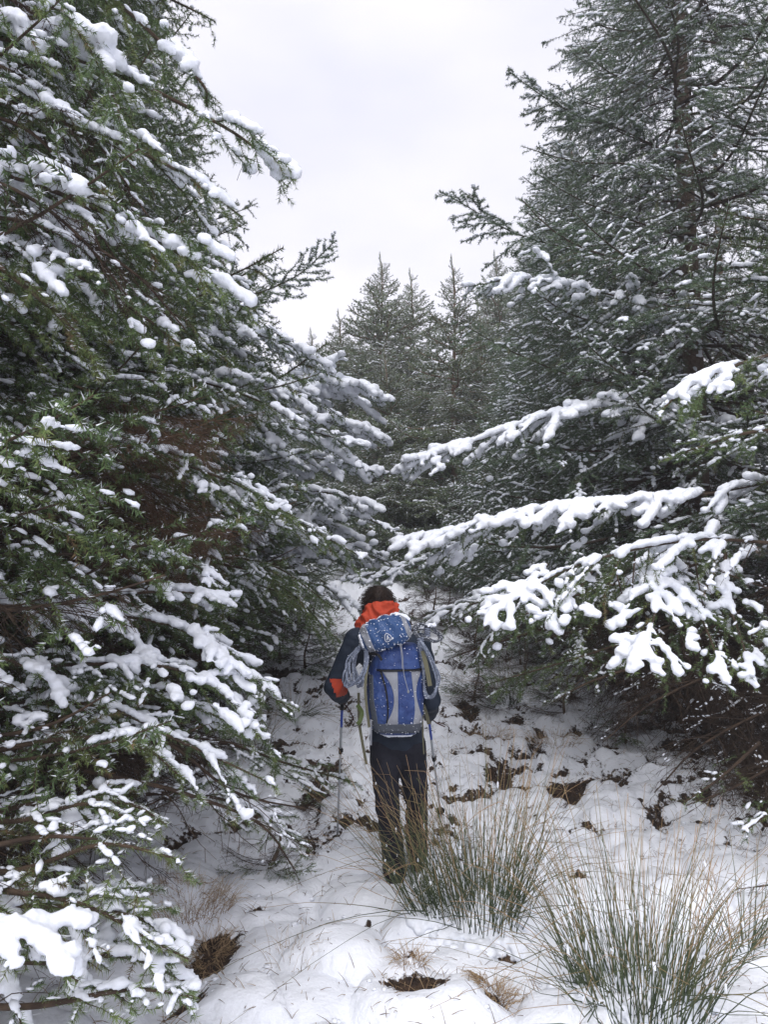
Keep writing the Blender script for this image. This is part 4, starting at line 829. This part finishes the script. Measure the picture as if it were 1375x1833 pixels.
gl = gz((706-CX)/F*4.42, 4.42)
W0 = np.array([.08, 4.45, 0.])
person = empty('person', (.08, 4.45, gl), 'hiker seen from behind with bowed head, dark clothes and orange hood, on the snowy track', 'person')
def R_(p): return np.array(p)-np.array([.08, 4.45, gl])
J = dict(pel=(711, 1318, 4.43), waist=(707, 1265, 4.46), chest=(697, 1180, 4.53), neck=(684, 1122, 4.63), nk2=(680, 1103, 4.67), head=(677, 1086, 4.72),
         ls=(640, 1146, 4.54), le=(598, 1226, 4.52), lw=(611, 1246, 4.76), lh=(613, 1250, 4.83),
         rs=(752, 1156, 4.56), re=(771, 1256, 4.55), rw=(768, 1276, 4.78), rh=(767, 1280, 4.85),
         lhip=(690, 1338, 4.43), lk=(694, 1445, 4.36), la=(708, 1545, 4.44), rhip=(734, 1338, 4.44), rk=(745, 1436, 4.50), ra=(747, 1526, 4.70))
J = {k: R_(P(*v)) for k, v in J.items()}
J['la'][2] = gz(*(J['la'][:2]+[.08, 4.45]))-gl+.10; J['ra'][2] = gz(*(J['ra'][:2]+[.08, 4.45]))-gl+.11
lt = J['la']+np.array([-.035, .20, -.055]); rt = J['ra']+np.array([.03, .20, -.055])
lhl = J['la']+np.array([.0, -.05, -.06]); rhl = J['ra']+np.array([0, -.05, -.06])
names = ['pel', 'waist', 'chest', 'neck', 'nk2', 'head', 'ls', 'le', 'lw', 'lh', 'rs', 're', 'rw', 'rh', 'lhip', 'lk', 'la', 'rhip', 'rk', 'ra']
rad = dict(pel=.09, waist=.09, chest=.10, neck=.065, nk2=.06, head=.075, ls=.05, le=.04, lw=.028, lh=.03, rs=.05, re=.04, rw=.028, rh=.03, lhip=.07, lk=.055, la=.038, rhip=.07, rk=.055, ra=.038)
E = [('pel', 'waist'), ('waist', 'chest'), ('chest', 'neck'), ('neck', 'nk2'), ('nk2', 'head'), ('chest', 'ls'), ('ls', 'le'), ('le', 'lw'), ('lw', 'lh'), ('chest', 'rs'), ('rs', 're'), ('re', 'rw'), ('rw', 'rh'), ('pel', 'lhip'), ('lhip', 'lk'), ('lk', 'la'), ('pel', 'rhip'), ('rhip', 'rk'), ('rk', 'ra')]
nodes = [(J[k], rad[k]) for k in names]; ix = {k: i for i, k in enumerate(names)}; ed = [(ix[a], ix[b]) for a, b in E]
nodes += [(lt, .03), (rt, .03)]; ed += [(ix['la'], len(nodes)-2), (ix['ra'], len(nodes)-1)]
h = J['head']
# five fingers each, curled round the pole grips
for hn, sx in (('lh', 1), ('rh', -1)):
    c = J[hn]
    for k in range(4):
        b = c+np.array([-.018*sx, .012+.002*k, .024-.019*k]); i0 = len(nodes)
        nodes += [(b, .010), (b+np.array([.0, .030-.002*abs(k-1), 0]), .0095), (b+np.array([.026*sx, .040-.002*abs(k-1), -.002]), .0085), (b+np.array([.036*sx, .018, -.003]), .0075)]
        ed += [(ix[hn], i0), (i0, i0+1), (i0+1, i0+2), (i0+2, i0+3)]
    i0 = len(nodes); nodes += [(c+np.array([.018*sx, -.012, .030]), .012), (c+np.array([.028*sx, .015, .040]), .009)]; ed += [(ix[hn], i0), (i0, i0+1)]
head_extra = [(h+np.array([0, .012, .01]), (.074, .092, .105)), (h+np.array([0, .075, -.07]), (.045, .04, .05)), (h+np.array([0, .107, -.015]), (.012, .022, .022)), (h+np.array([-.076, .01, -.01]), (.010, .020, .030)), (h+np.array([.076, .01, -.01]), (.010, .020, .030)),
              (h+np.array([0, .100, -.058]), (.022, .010, .006)), (h+np.array([-.03, .098, .018]), (.013, .008, .008)), (h+np.array([.03, .098, .018]), (.013, .008, .008))]
obj('body', skinned('body', nodes, ed, M_skin, extra=head_extra, voxel=.0075), person)
def sub_skin(name, ks, es, radii, m, folds, voxel=.011, extra=None):
    nn = [(J[k] if isinstance(k, str) else k, r) for k, r in zip(ks, radii)]
    return obj(name, skinned(name, nn, es, m, extra=extra, voxel=voxel, folds=folds), person)
def mixp(a, b, t): return J[a]*(1-t)+J[b]*t
jacket_o = sub_skin('jacket', ['pel', 'waist', 'chest', 'neck', 'ls', mixp('ls', 'le', .5), 'le', mixp('le', 'lw', .9), 'rs', mixp('rs', 're', .5), 're', mixp('re', 'rw', .9)],
         [(0, 1), (1, 2), (2, 3), (2, 4), (4, 5), (5, 6), (6, 7), (2, 8), (8, 9), (9, 10), (10, 11)], [(.165, .12), (.15, .12), (.165, .13), .09, .076, .064, .062, .052, .074, .062, .060, .052], M_navy, .009)
sub_skin('trousers', [mixp('waist', 'pel', .75), 'pel', 'lhip', mixp('lhip', 'lk', .5), 'lk', mixp('lk', 'la', .55), J['la']+np.array([0, 0, .0]), 'rhip', mixp('rhip', 'rk', .5), 'rk', mixp('rk', 'ra', .55), J['ra']+np.array([0, 0, .0])],
         [(0, 1), (1, 2), (2, 3), (3, 4), (4, 5), (5, 6), (1, 7), (7, 8), (8, 9), (9, 10), (10, 11)], [(.150, .12), (.155, .12), .096, .082, .067, .064, .066, .096, .082, .067, .064, .066], M_trous, .008)
for a, t_, hl in (('la', lt, lhl), ('ra', rt, rhl)):
    sub_skin('boot', [J[a]+np.array([0, 0, .03]), J[a]+np.array([0, 0, -.055]), hl, J[a]*.45+t_*.55+np.array([0, 0, -.01]), t_], [(0, 1), (1, 2), (1, 3), (3, 4)], [.055, .052, .048, .050, .045], M_boot, .002, voxel=.009)
# orange elbow patch
def elbow():
    jm = jacket_o.data; bm = bmesh.new(); bm.from_mesh(jm); c = Vector(mixp('le', 'lw', .08)+np.array([.030, -.02, -.004]))
    kill = [f for f in bm.faces if not (abs((f.calc_center_median()-c).x+.35*(f.calc_center_median()-c).z) < .034 and abs((f.calc_center_median()-c).z) < .056 and (f.calc_center_median()-c).length < .11)]
    bmesh.ops.delete(bm, geom=kill, context='FACES'); bm.normal_update()
    for v in bm.verts: v.co += v.normal*.0035
    me = bpy.data.meshes.new('elbow_patch'); bm.to_mesh(me); bm.free(); me.materials.clear(); me.materials.append(M_orange)
    obj('elbow_patch', me, person, label='orange elbow panel of the left sleeve')
elbow()
# gloves
for hn, wn_ in (('lh', 'lw'), ('rh', 'rw')):
    sx = 1 if hn == 'lh' else -1; cc = J[hn]; nn = [(J[wn_], .040), (cc, .040)]; ee = [(0, 1)]
    for k in range(4):
        b = cc+np.array([-.018*sx, .012+.002*k, .024-.019*k]); i0 = len(nn)
        nn += [(b, .0125), (b+np.array([.0, .030-.002*abs(k-1), 0]), .012), (b+np.array([.026*sx, .040-.002*abs(k-1), -.002]), .011), (b+np.array([.036*sx, .018, -.003]), .0095)]
        ee += [(1, i0), (i0, i0+1), (i0+1, i0+2), (i0+2, i0+3)]
    i0 = len(nn); nn += [(cc+np.array([.018*sx, -.012, .030]), .014), (cc+np.array([.028*sx, .015, .040]), .011)]; ee += [(1, i0), (i0, i0+1)]
    obj('glove', skinned('glove', nn, ee, M_glove, sub=2), person)
# hair: cap plus strands
def hair():
    V, Fc = ico(4); V = V[:, :]; c = h+np.array([0, .004, .020]); q = V*np.array([.083, .100, .108])
    keep = ~((V[:, 1] > .45) & (V[:, 2] < .35)); 
    q = q*(1+.02*wob(V, 16)[:, None]); q = np.where(keep[:, None], q, q*.90)
    G = Geo(); G.add(q+c, Fc, 0)
    n = 2600; d = norm(rng.normal(0, 1, (n, 3))); d = d[~((d[:, 1] > .35) & (d[:, 2] < .45)) & (d[:, 2] > -.75)]; n = len(d)
    crown = norm(np.array([.15, -.35, 1.0])); tg = norm(d-crown*(d @ crown)[:, None]); tg = norm(tg+.5*norm(np.cross(d, crown)))
    L_ = rng.uniform(.02, .05, n); t = np.linspace(0, 1, 5)
    b = d*np.array([.0825, .099, .107])
    Q = b[:, None]+tg[:, None]*(L_[:, None]*t)[..., None]+d[:, None]*(.0035*np.sin(t*2.6)*rng.uniform(.2, 1.6, (n, 1)))[..., None]; Q[..., 2] -= (L_*.25)[:, None]*t**2
    G.tubes(Q+c, np.tile(.0016*(1-.7*t), (n, 1)), 3, 0)
    obj('hair', G.build('hair', [M_hair], True), person)
hair()
# orange hood bunched round the neck
def hood():
    nu, nv = 120, 60; U, Vv = np.meshgrid(np.linspace(0, 2*math.pi, nu, endpoint=False), np.linspace(0, 1, nv))
    bot = R_(P(672, 1146, 4.58)); top = R_(P(684, 1080, 4.62))
    cen = bot+(top-bot)*Vv[..., None]
    rx = np.interp(Vv, [0, .2, .5, .8, .95, 1], [.160, .150, .128, .112, .100, .084]); ry = np.interp(Vv, [0, .5, .85, 1], [.12, .12, .105, .085])
    fold = .022*(.55-np.abs(np.sin(Vv*7+1.6*np.sin(U*1.3+1)+1.3*np.sin(U*2.7))))+.012*(.5-np.abs(np.sin(Vv*15+U*2+2*np.sin(U*3))))+.004*np.sin(U*9+Vv*8)
    fold = fold*np.clip(1.2-Vv*.5, 0, 1)
    X = cen[..., 0]+(rx+fold)*np.cos(U)-.028*(1-Vv)**2*(np.cos(U) < 0); Y = cen[..., 1]+(ry+fold)*np.sin(U); Z = cen[..., 2]+.020*np.sin(U*1+.4)*-Vv+.012*np.cos(U)*Vv+fold*.4
    V = np.stack([X, Y, Z], -1).reshape(-1, 3); idx = np.arange(nu*nv).reshape(nv, nu); a = idx[:-1]; b = np.roll(a, -1, 1); c = idx[1:]; d = np.roll(c, -1, 1)
    me = mesh('hood', V, np.stack([a, b, d, c], -1).reshape(-1, 4), M_orange, smooth=True)
    me = evaluated(me, [('SOLIDIFY', dict(thickness=.006, offset=-1))]); obj('hood', me, person)
hood()

# ------------------------------------------------------------------ backpack
pk0 = P(708, 1306, 4.27)
pack = empty('backpack', pk0, 'big blue and grey trekking backpack flecked with snow on the back of the hiker', 'backpack')
ROWS = [1309, 1304, 1294, 1275, 1240, 1205, 1180, 1160, 1150]
CEN = [712, 711, 709, 707.5, 707, 708, 711, 713, 713]; HWp = [12, 34, 46, 51.5, 53.5, 52, 47, 40, 30]; HD = [.04, .09, .125, .145, .15, .145, .13, .11, .07]
def surf(u, v, off=0.):
    """u: angle (-pi/2 faces the photographer), v: 0 bottom .. 1 top"""
    row = np.interp(v, np.linspace(0, 1, 9), ROWS); cx = np.interp(v, np.linspace(0, 1, 9), CEN); hw = np.interp(v, np.linspace(0, 1, 9), HWp)*.0031; hd = np.interp(v, np.linspace(0, 1, 9), HD)
    n = 2.7; c = np.cos(u); s_ = np.sin(u)
    x = np.sign(c)*np.abs(c)**(2/n)*(hw+off); y = np.sign(s_)*np.abs(s_)**(2/n)*(hd+off)
    dd = 4.30; b = np.stack([(cx-CX)/F*dd, np.full_like(cx, dd), CAMZ-(row-1010)/F*dd*1.0], -1)
    wr = .009*wob(np.stack([x*1.0, y, row*.004], -1).reshape(-1, 3), 26).reshape(np.shape(x))
    nr = norm(np.stack([np.cos(u), np.sin(u)], -1))
    out = b+np.stack([x, y, np.zeros_like(x)], -1)
    out[..., :2] += nr*wr[..., None]
    return out-pk0
def v_of(row): return np.interp(-np.asarray(row, float), -np.array(ROWS, float), np.linspace(0, 1, 9))
def u_of(px, row):
    v = v_of(row); cx = np.interp(v, np.linspace(0, 1, 9), CEN); hw = np.interp(v, np.linspace(0, 1, 9), HWp)
    f = np.clip((px-cx)/hw*.985, -.999, .999); c = np.sign(f)*np.abs(f)**(2.7/2); return -np.arccos(c)
def patch(name, xl, xr, r0, r1, m, off=.004, nu=14, nv=40, parent=None, **pr):
    """sewn panel bounded by two edge curves given as {row: px}"""
    rows = np.linspace(r0, r1, nv); kl = sorted(xl); kr = sorted(xr)
    sm = lambda tab, ks: np.interp(rows, ks, [tab[k] for k in ks])
    a = sm(xl, kl); b = sm(xr, kr)
    if len(kl) == 3: q = np.polyfit(kl, [xl[k] for k in kl], 2); a = np.polyval(q, rows)
    if len(kr) == 3: q = np.polyfit(kr, [xr[k] for k in kr], 2); b = np.polyval(q, rows)
    px = a[:, None]+(b-a)[:, None]*np.linspace(0, 1, nu)[None]; rr = np.repeat(rows[:, None], nu, 1)
    o = np.full(px.shape, off); o[0] = o[-1] = -.002; o[:, 0] = o[:, -1] = -.002
    V = surf(u_of(px, rr), v_of(rr), o); idx = np.arange(nu*nv).reshape(nv, nu)
    Fc = np.stack([idx[:-1, :-1], idx[1:, :-1], idx[1:, 1:], idx[:-1, 1:]], -1).reshape(-1, 4)
    return obj(name, mesh(name, V.reshape(-1, 3), Fc, m, smooth=True), parent or pack, **pr)
U, Vv = np.meshgrid(np.linspace(0, 2*math.pi, 96, endpoint=False), np.linspace(0, 1, 70))
V = surf(U, Vv).reshape(-1, 3); idx = np.arange(96*70).reshape(70, 96); a = idx[:-1]; b = np.roll(a, -1, 1); c = idx[1:]; d = np.roll(c, -1, 1)
G = Geo(); G.add(V, np.concatenate([np.stack([a, b, d], -1).reshape(-1, 3), np.stack([a, d, c], -1).reshape(-1, 3), np.stack([np.full(94, idx[0, 0]), idx[0, 2:], idx[0, 1:-1]], -1), np.stack([np.full(94, idx[-1, 0]), idx[-1, 1:-1], idx[-1, 2:]], -1)]), 0)
main = obj('pack_body', G.build('pack_body', [M_blue], True), pack)
patch('panel', {1192: 681, 1236: 704, 1279: 690}, {1192: 712, 1279: 712}, 1192, 1290, M_grey, label='left grey hourglass panel')
patch('panel', {1192: 735, 1236: 741, 1279: 738}, {1192: 756, 1236: 746, 1279: 758}, 1192, 1290, M_grey, label='right grey hourglass panel')
patch('panel', {1192: 657, 1290: 664}, {1192: 664, 1290: 676}, 1200, 1292, M_dgrey, label='dark grey side panel')
patch('zip', {1190: 678, 1240: 691, 1280: 690}, {1190: 681, 1240: 694, 1280: 693}, 1190, 1282, M_black, off=.008, nu=5)
patch('bottom_panel', {1280: 662, 1300: 668}, {1280: 758, 1300: 752}, 1282, 1300, M_dgrey, off=.006, nu=30)
patch('piping', {1160: 672, 1194: 672}, {1160: 760, 1194: 760}, 1190, 1193.5, M_black, off=.010, nu=30, nv=6)
patch('collar', {1150: 684, 1190: 674}, {1150: 745, 1190: 757}, 1152, 1190, M_blue, off=.008, nu=30)
# lid: tilted rounded pouch
lc = P(690, 1132, 4.22)-pk0; tl = math.radians(17)
LX = np.array([math.cos(tl), 0, math.sin(tl)]); LY = np.array([0, 1, 0.]); LZ = np.array([-math.sin(tl), 0, math.cos(tl)])
def lsurf(th, ph, off=0.):
    """th: position along the pouch -1..1, ph: angle round it (-pi/2 faces the camera)"""
    e = (1-np.abs(th)**3.2)**(1/2.6); n = 2.4; cp, sp = np.cos(ph), np.sin(ph)
    z = np.sign(cp)*np.abs(cp)**(2/n)*(.088+off)*e; y = np.sign(sp)*np.abs(sp)**(2/n)*(.10+off)*e
    w = .005*np.sin(th*14+ph*3)*e+.003*np.sin(ph*7+th*9)*e
    return lc+LX*((th*.150)[..., None])+LY*((y-w)[..., None])+LZ*((z+w)[..., None])
def lgrid(name, t0, t1, p0, p1, m, off=0., nt=40, npn=60, par=None, slant=0., **pr):
    Tg, Pg = np.meshgrid(np.linspace(t0, t1, nt), np.linspace(p0, p1, npn)); o = np.full(Tg.shape, off)
    if off: o[:, 0] = o[:, -1] = -.002
    V = lsurf(np.clip(Tg+slant*np.cos(Pg), -.9999, .9999), Pg, o); idx = np.arange(nt*npn).reshape(npn, nt)
    return obj(name, mesh(name, V.reshape(-1, 3), np.stack([idx[:-1, :-1], idx[:-1, 1:], idx[1:, 1:], idx[1:, :-1]], -1).reshape(-1, 4), m, smooth=True), par or pack, **pr)
lid = lgrid('lid', -1, 1, 0, 2*math.pi, M_lid)
lgrid('lid_panel', -.86, -.58, math.pi, 2*math.pi, M_grey, .004, nt=10, par=lid, slant=-.06)
lgrid('lid_panel', .74, .92, math.pi, 2*math.pi, M_grey, .004, nt=10, par=lid, slant=-.04)
# round emblem on the lid: ring with an upward dart
def on_lid(a_, b_):
    """a_, b_: metres along/up the pouch face"""
    th = np.asarray(a_)/.150; ph = -math.pi/2+np.asarray(b_)/.092
    return lsurf(th, ph, .0035)
an = np.linspace(0, 2*math.pi, 28); E0 = (.008, -.022)
G = Geo(); ring = on_lid(E0[0]+.019*np.cos(an), E0[1]+.019*np.sin(an)); G.tubes(ring[None], np.full((1, 28), .0018), 4, 0)
for poly in ([(-.008, -.009), (-.004, .004), (.002, .011)], [(.002, .011), (.000, .001), (.008, -.002)], [(-.003, -.002), (.003, -.009), (.009, -.011)]):
    q = spline([(E0[0]+x_, E0[1]+z_) for x_, z_ in poly], 8) if len(poly) > 2 else np.array([(E0[0]+x_, E0[1]+z_) for x_, z_ in poly])
    G.tubes(on_lid(q[:, 0], q[:, 1])[None], np.full((1, len(q)), .0019), 4, 0)
obj('emblem', G.build('emblem', [M_white]), lid)
def strap(name, pts, w, th_, m, parent=None, n=24, base=None):
    base = pk0 if base is None else base
    q = spline([P(*p_)-base for p_ in pts], n); Tt = norm(np.gradient(q, axis=0)); S_ = norm(np.cross(Tt, np.array([0, 1., 0]))); B_ = np.cross(Tt, S_)
    c4 = [q+S_*w+B_*th_, q-S_*w+B_*th_, q-S_*w-B_*th_, q+S_*w-B_*th_]; V = np.stack(c4, 1); idx = np.arange(n*4).reshape(n, 4)
    a = idx[:-1]; b = np.roll(a, -1, 1); c = idx[1:]; d = np.roll(c, -1, 1); Fc = np.concatenate([np.stack([a, b, d, c], -1).reshape(-1, 4), idx[:1], idx[-1:]])
    return obj(name, mesh(name, V.reshape(-1, 3), Fc, m), parent or pack)
strap('strap', [(658, 1190, 4.16), (654, 1230, 4.14), (657, 1270, 4.15), (661, 1302, 4.17)], .0075, .0015, M_olive)
strap('strap', [(642, 1240, 4.36), (643, 1290, 4.33), (648, 1325, 4.32), (656, 1368, 4.32)], .008, .0015, M_olive)
strap('strap', [(664, 1288, 4.18), (664, 1310, 4.18), (664, 1334, 4.19)], .005, .0012, M_grey)
strap('strap', [(757, 1165, 4.20), (764, 1195, 4.17), (770, 1228, 4.16)], .012, .0018, M_olive)
strap('strap', [(757, 1280, 4.22), (757, 1310, 4.24), (759, 1350, 4.26)], .0035, .0012, M_olive)
strap('strap', [(660, 1170, 4.17), (676, 1172, 4.12), (684, 1182, 4.12)], .007, .002, M_black)
strap('hip_belt', [(640, 1262, 4.34), (648, 1275, 4.30), (645, 1290, 4.28), (640, 1296, 4.29)], .011, .003, M_lime)
strap('hip_belt', [(758, 1262, 4.30), (764, 1280, 4.32), (768, 1296, 4.33)], .010, .003, M_olive)
q = spline([P(718, 1152, 4.14)-pk0, P(721, 1175, 4.125)-pk0, P(723, 1205, 4.12)-pk0, P(731, 1238, 4.125)-pk0], 20)
G = Geo(); G.tubes(q[None], np.full((1, 20), .0022), 5, 0); G.tubes((q[:12]+[-.006, 0, 0])[None], np.full((1, 12), .002), 5, 0)
V, Fc = blobs([q[-1]], [.008], 1.3); G.add(V, Fc, 0); obj('drawcord', G.build('drawcord', [M_grey]), pack)
# snow stuck to the pack
def pack_snow():
    C = []; Rr = []
    for _ in range(300):
        v = rng.uniform(.03, .95); u = rng.uniform(-math.pi, 0); C.append(surf(np.array(u), np.array(v), .007)); Rr.append(rng.choice([.0012, .002, .003, .0045], p=[.5, .33, .13, .04]))
    for _ in range(260):
        C.append(lsurf(np.array(rng.uniform(-.97, .97)), np.array(rng.uniform(-math.pi, .2)), .004)); Rr.append(rng.choice([.0014, .0025, .004, .006], p=[.5, .3, .15, .05]))
    V, Fc = blobs(np.array(C), np.array(Rr), .8, jit=.15); obj('snow_flecks', mesh('snow_flecks', V, Fc, M_snow, smooth=True), pack, kind='stuff')
    C = []; Rr = []
    for u in np.linspace(-math.pi*.92, -math.pi*.10, 90):
        C.append(surf(np.array(u), np.array(.075), .006)+rng.normal(0, .002, 3)); Rr.append(rng.uniform(.005, .010))
    obj('snow_rim', fused('snow_rim', np.array(C), np.array(Rr), .004, M_snow, .8, rough=.001), pack)
    C = []; Rr = []
    for k in range(120):
        t_ = rng.uniform(.55, .98); C.append(lsurf(np.array(t_), np.array(rng.uniform(-.5, .7)), .002)); Rr.append(rng.uniform(.004, .012))
    for k in range(60):
        C.append(lsurf(np.array(rng.uniform(-1, -.93)), np.array(rng.uniform(-2.6, -.9)), .004)); Rr.append(rng.uniform(.005, .012))
    for k in range(50):
        C.append(lsurf(np.array(rng.uniform(-.6, .5)), np.array(rng.uniform(.0, .6)), .002)); Rr.append(rng.uniform(.004, .008))
    obj('lid_snow', fused('lid_snow', np.array(C), np.array(Rr), .004, M_snow, .8, rough=.0015), lid, kind='stuff')
pack_snow()

# ------------------------------------------------------------------ ropes
def coil(label, loops, tie, r=.0050, snow=20):
    base = P(*tie); root = empty('rope_coil', base, label, 'rope')
    G = Geo(); qs = []
    for lp in loops:
        q = np.array([P(*p_)-base for p_ in lp]); q = np.vstack([q, q[:1]]); n = len(q)-1; out = []
        for t in np.linspace(0, n, 64):
            i = int(min(t, n-1e-6)); f = t-i; a, b, c, d = q[(i-1) % n], q[i % n], q[(i+1) % n], q[(i+2) % n]
            out.append(.5*((2*b)+(-a+c)*f+(2*a-5*b+4*c-d)*f*f+(-a+3*b-3*c+d)*f**3))
        qs.append(out)
    qs = np.array(qs); G.tubes(qs, np.full(qs.shape[:2], r), 7, 0, cap=False)
    obj('coiled_rope', G.build('coiled_rope', [M_rope], True), root)
    t = np.linspace(0, 1, 30); w = np.stack([.016*np.cos(t*25), .016*np.sin(t*25), .03-.05*t], -1)
    G = Geo(); G.tubes(w[None], np.full((1, 30), r), 6, 0); obj('binding', G.build('binding', [M_rope], True), root)
    p, _, _, _ = sample(qs, snow); V, Fc = blobs(p+rng.normal(0, .003, p.shape)+np.array([0, -.003, .003]), rng.uniform(.001, .0032, len(p)), .8, jit=.15)
    obj('snow_flecks', mesh('snow_flecks', V, Fc, M_snow, smooth=True), root, kind='stuff')
    return root
lps = []
for k in range(12):
    j = lambda s_: rng.normal(0, s_); e = k/11
    lps.append([(652+j(2), 1154+j(1.5), 4.20+.01*k*.5), (660-6*(1-e)+j(1.5), 1178+j(2), 4.18+j(.012)), (655-12*(1-e)+j(2), 1212+j(3), 4.16+j(.012)), (640-20*(1-e)+14*e*.3+j(3), 1226+j(3), 4.17+j(.012)), (624-8*(1-e)+18*e+j(2), 1212+j(4), 4.19+j(.014)), (622+14*e+j(2), 1186+j(3), 4.22+j(.014)), (638+6*e+j(1.5), 1162+j(2), 4.23)])
coil('grey blue rope coil hanging at the left side of the backpack', lps, (653, 1156, 4.21))
lps = []
for k in range(7):
    j = lambda s_: rng.normal(0, s_); e = k/6
    lps.append([(752+j(1), 1150+j(1.5), 4.20), (766+4*e+j(1), 1172+j(2), 4.19+j(.01)), (779+5*e+j(1.5), 1210+j(2), 4.20+j(.012)), (782-4*e+j(1.5), 1240+j(3), 4.21+j(.012)), (770-6*e+j(1.5), 1247+j(2), 4.22), (762-4*e+j(1.5), 1232+j(3), 4.23+j(.012)), (757+3*e+j(1), 1190+j(2), 4.22)])
coil('thin grey rope loops hanging at the right side of the backpack', lps, (753, 1152, 4.21))
lps = []
for k in range(7):
    j = lambda s_: rng.normal(0, s_); e = k/6
    lps.append([(742+j(1.5), 1124+6*e+j(1.5), 4.26), (758+j(2), 1117+7*e+j(1.5), 4.28+j(.015)), (776+j(2), 1122+8*e+j(1.5), 4.30+j(.015)), (789+j(2), 1138+5*e+j(2), 4.31+j(.01)), (780+j(2), 1148+j(2), 4.28), (762+j(2), 1140+5*e+j(1.5), 4.26+j(.015)), (748+j(2), 1136+5*e+j(1), 4.25)])
rc = coil('dark bundle of snowy cord lying across the upper right corner of the backpack', lps, (765, 1132, 4.28), snow=60)
for ch in rc.children:
    if ch.name.startswith('coiled_rope'): ch.data.materials[0] = mat('dark_grey_rope', (.05, .055, .07), .8, noise=((.12, .13, .15), 90, .4, .6))
C = np.array([P(748+rng.uniform(0, 34), 1118+rng.uniform(-3, 5), 4.27+rng.uniform(-.02, .03)) for _ in range(50)])-P(765, 1132, 4.28)
obj('snow_cap', fused('snow_cap', C, rng.uniform(.004, .009, 50), .004, M_snow, .8, rough=.001), rc)

# ------------------------------------------------------------------ trekking poles
def pole(label, top, tip, f1, f2, strap_pts):
    a = P(*top); b = P(*tip); b[2] = gz(b[0], b[1])-.03; base = b.copy(); root = empty('trekking_pole', base, label, 'trekking pole')
    ax = a-b; L_ = np.linalg.norm(ax); dr = ax/L_
    def seg(nm, s0, s1, r0, r1, m, parent=root, n=6, K=12):
        t = np.linspace(0, 1, n)[:, None]; q = (a-base)-dr*(s0+(s1-s0)*t)*L_; G = Geo(); G.tubes(q[None], (r0+(r1-r0)*t[:, 0])[None], K, 0)
        return obj(nm, G.build(nm, [m], True), parent)
    seg('grip', -.06, .07, .015, .013, M_black); seg('upper_shaft', .07, f1, .0085, .0085, M_bluem)
    seg('middle_shaft', f1, f2, .0085, .0083, M_silver); seg('clamp', f2-.012, f2+.022, .013, .012, M_black)
    seg('clamp_lever', f2-.008, f2+.012, .006, .006, M_black).location.x += .012
    seg('lower_shaft', f2+.02, .93, .0070, .0066, M_silver); bk = seg('basket', .915, .925, .032, .028, M_black, K=16); seg('tip', .93, 1.0, .006, .003, M_black)
    q = spline([P(*p_)-base for p_ in strap_pts], 14); G = Geo(); G.tubes(q[None], np.full((1, 14), .0038), 5, 0); obj('wrist_strap', G.build('wrist_strap', [M_cord]), root)
pole('left trekking pole, blue above and silver below, planted in the snow beside the hiker', (613, 1250, 4.86), (603, 1482, 5.2), .18, .33, [(614, 1258, 4.8), (622, 1266, 4.78), (630, 1280, 4.76), (633, 1290, 4.76)])
pole('right trekking pole, partly hidden behind the rush stems', (767, 1280, 4.88), (790, 1440, 5.3), .22, .40, [(770, 1284, 4.8), (782, 1294, 4.76), (797, 1301, 4.74)])

# ------------------------------------------------------------------ damp air
hm = bpy.data.materials.new('damp_air'); hm.use_nodes = True; ht = hm.node_tree; ht.nodes.clear()
hv = ht.nodes.new('ShaderNodeVolumePrincipled'); hv.inputs['Density'].default_value = .0038; hv.inputs['Color'].default_value = (.93, .94, 1, 1)
ho = ht.nodes.new('ShaderNodeOutputMaterial'); ht.links.new(hv.outputs[0], ho.inputs['Volume'])
bm = bmesh.new(); bmesh.ops.create_cube(bm, size=1); me = bpy.data.meshes.new('haze'); bm.to_mesh(me); bm.free(); me.materials.append(hm)
hz = obj('haze', me, kind='stuff'); hz.location = (0, 29, 7.0); hz.scale = (110, 74, 19)
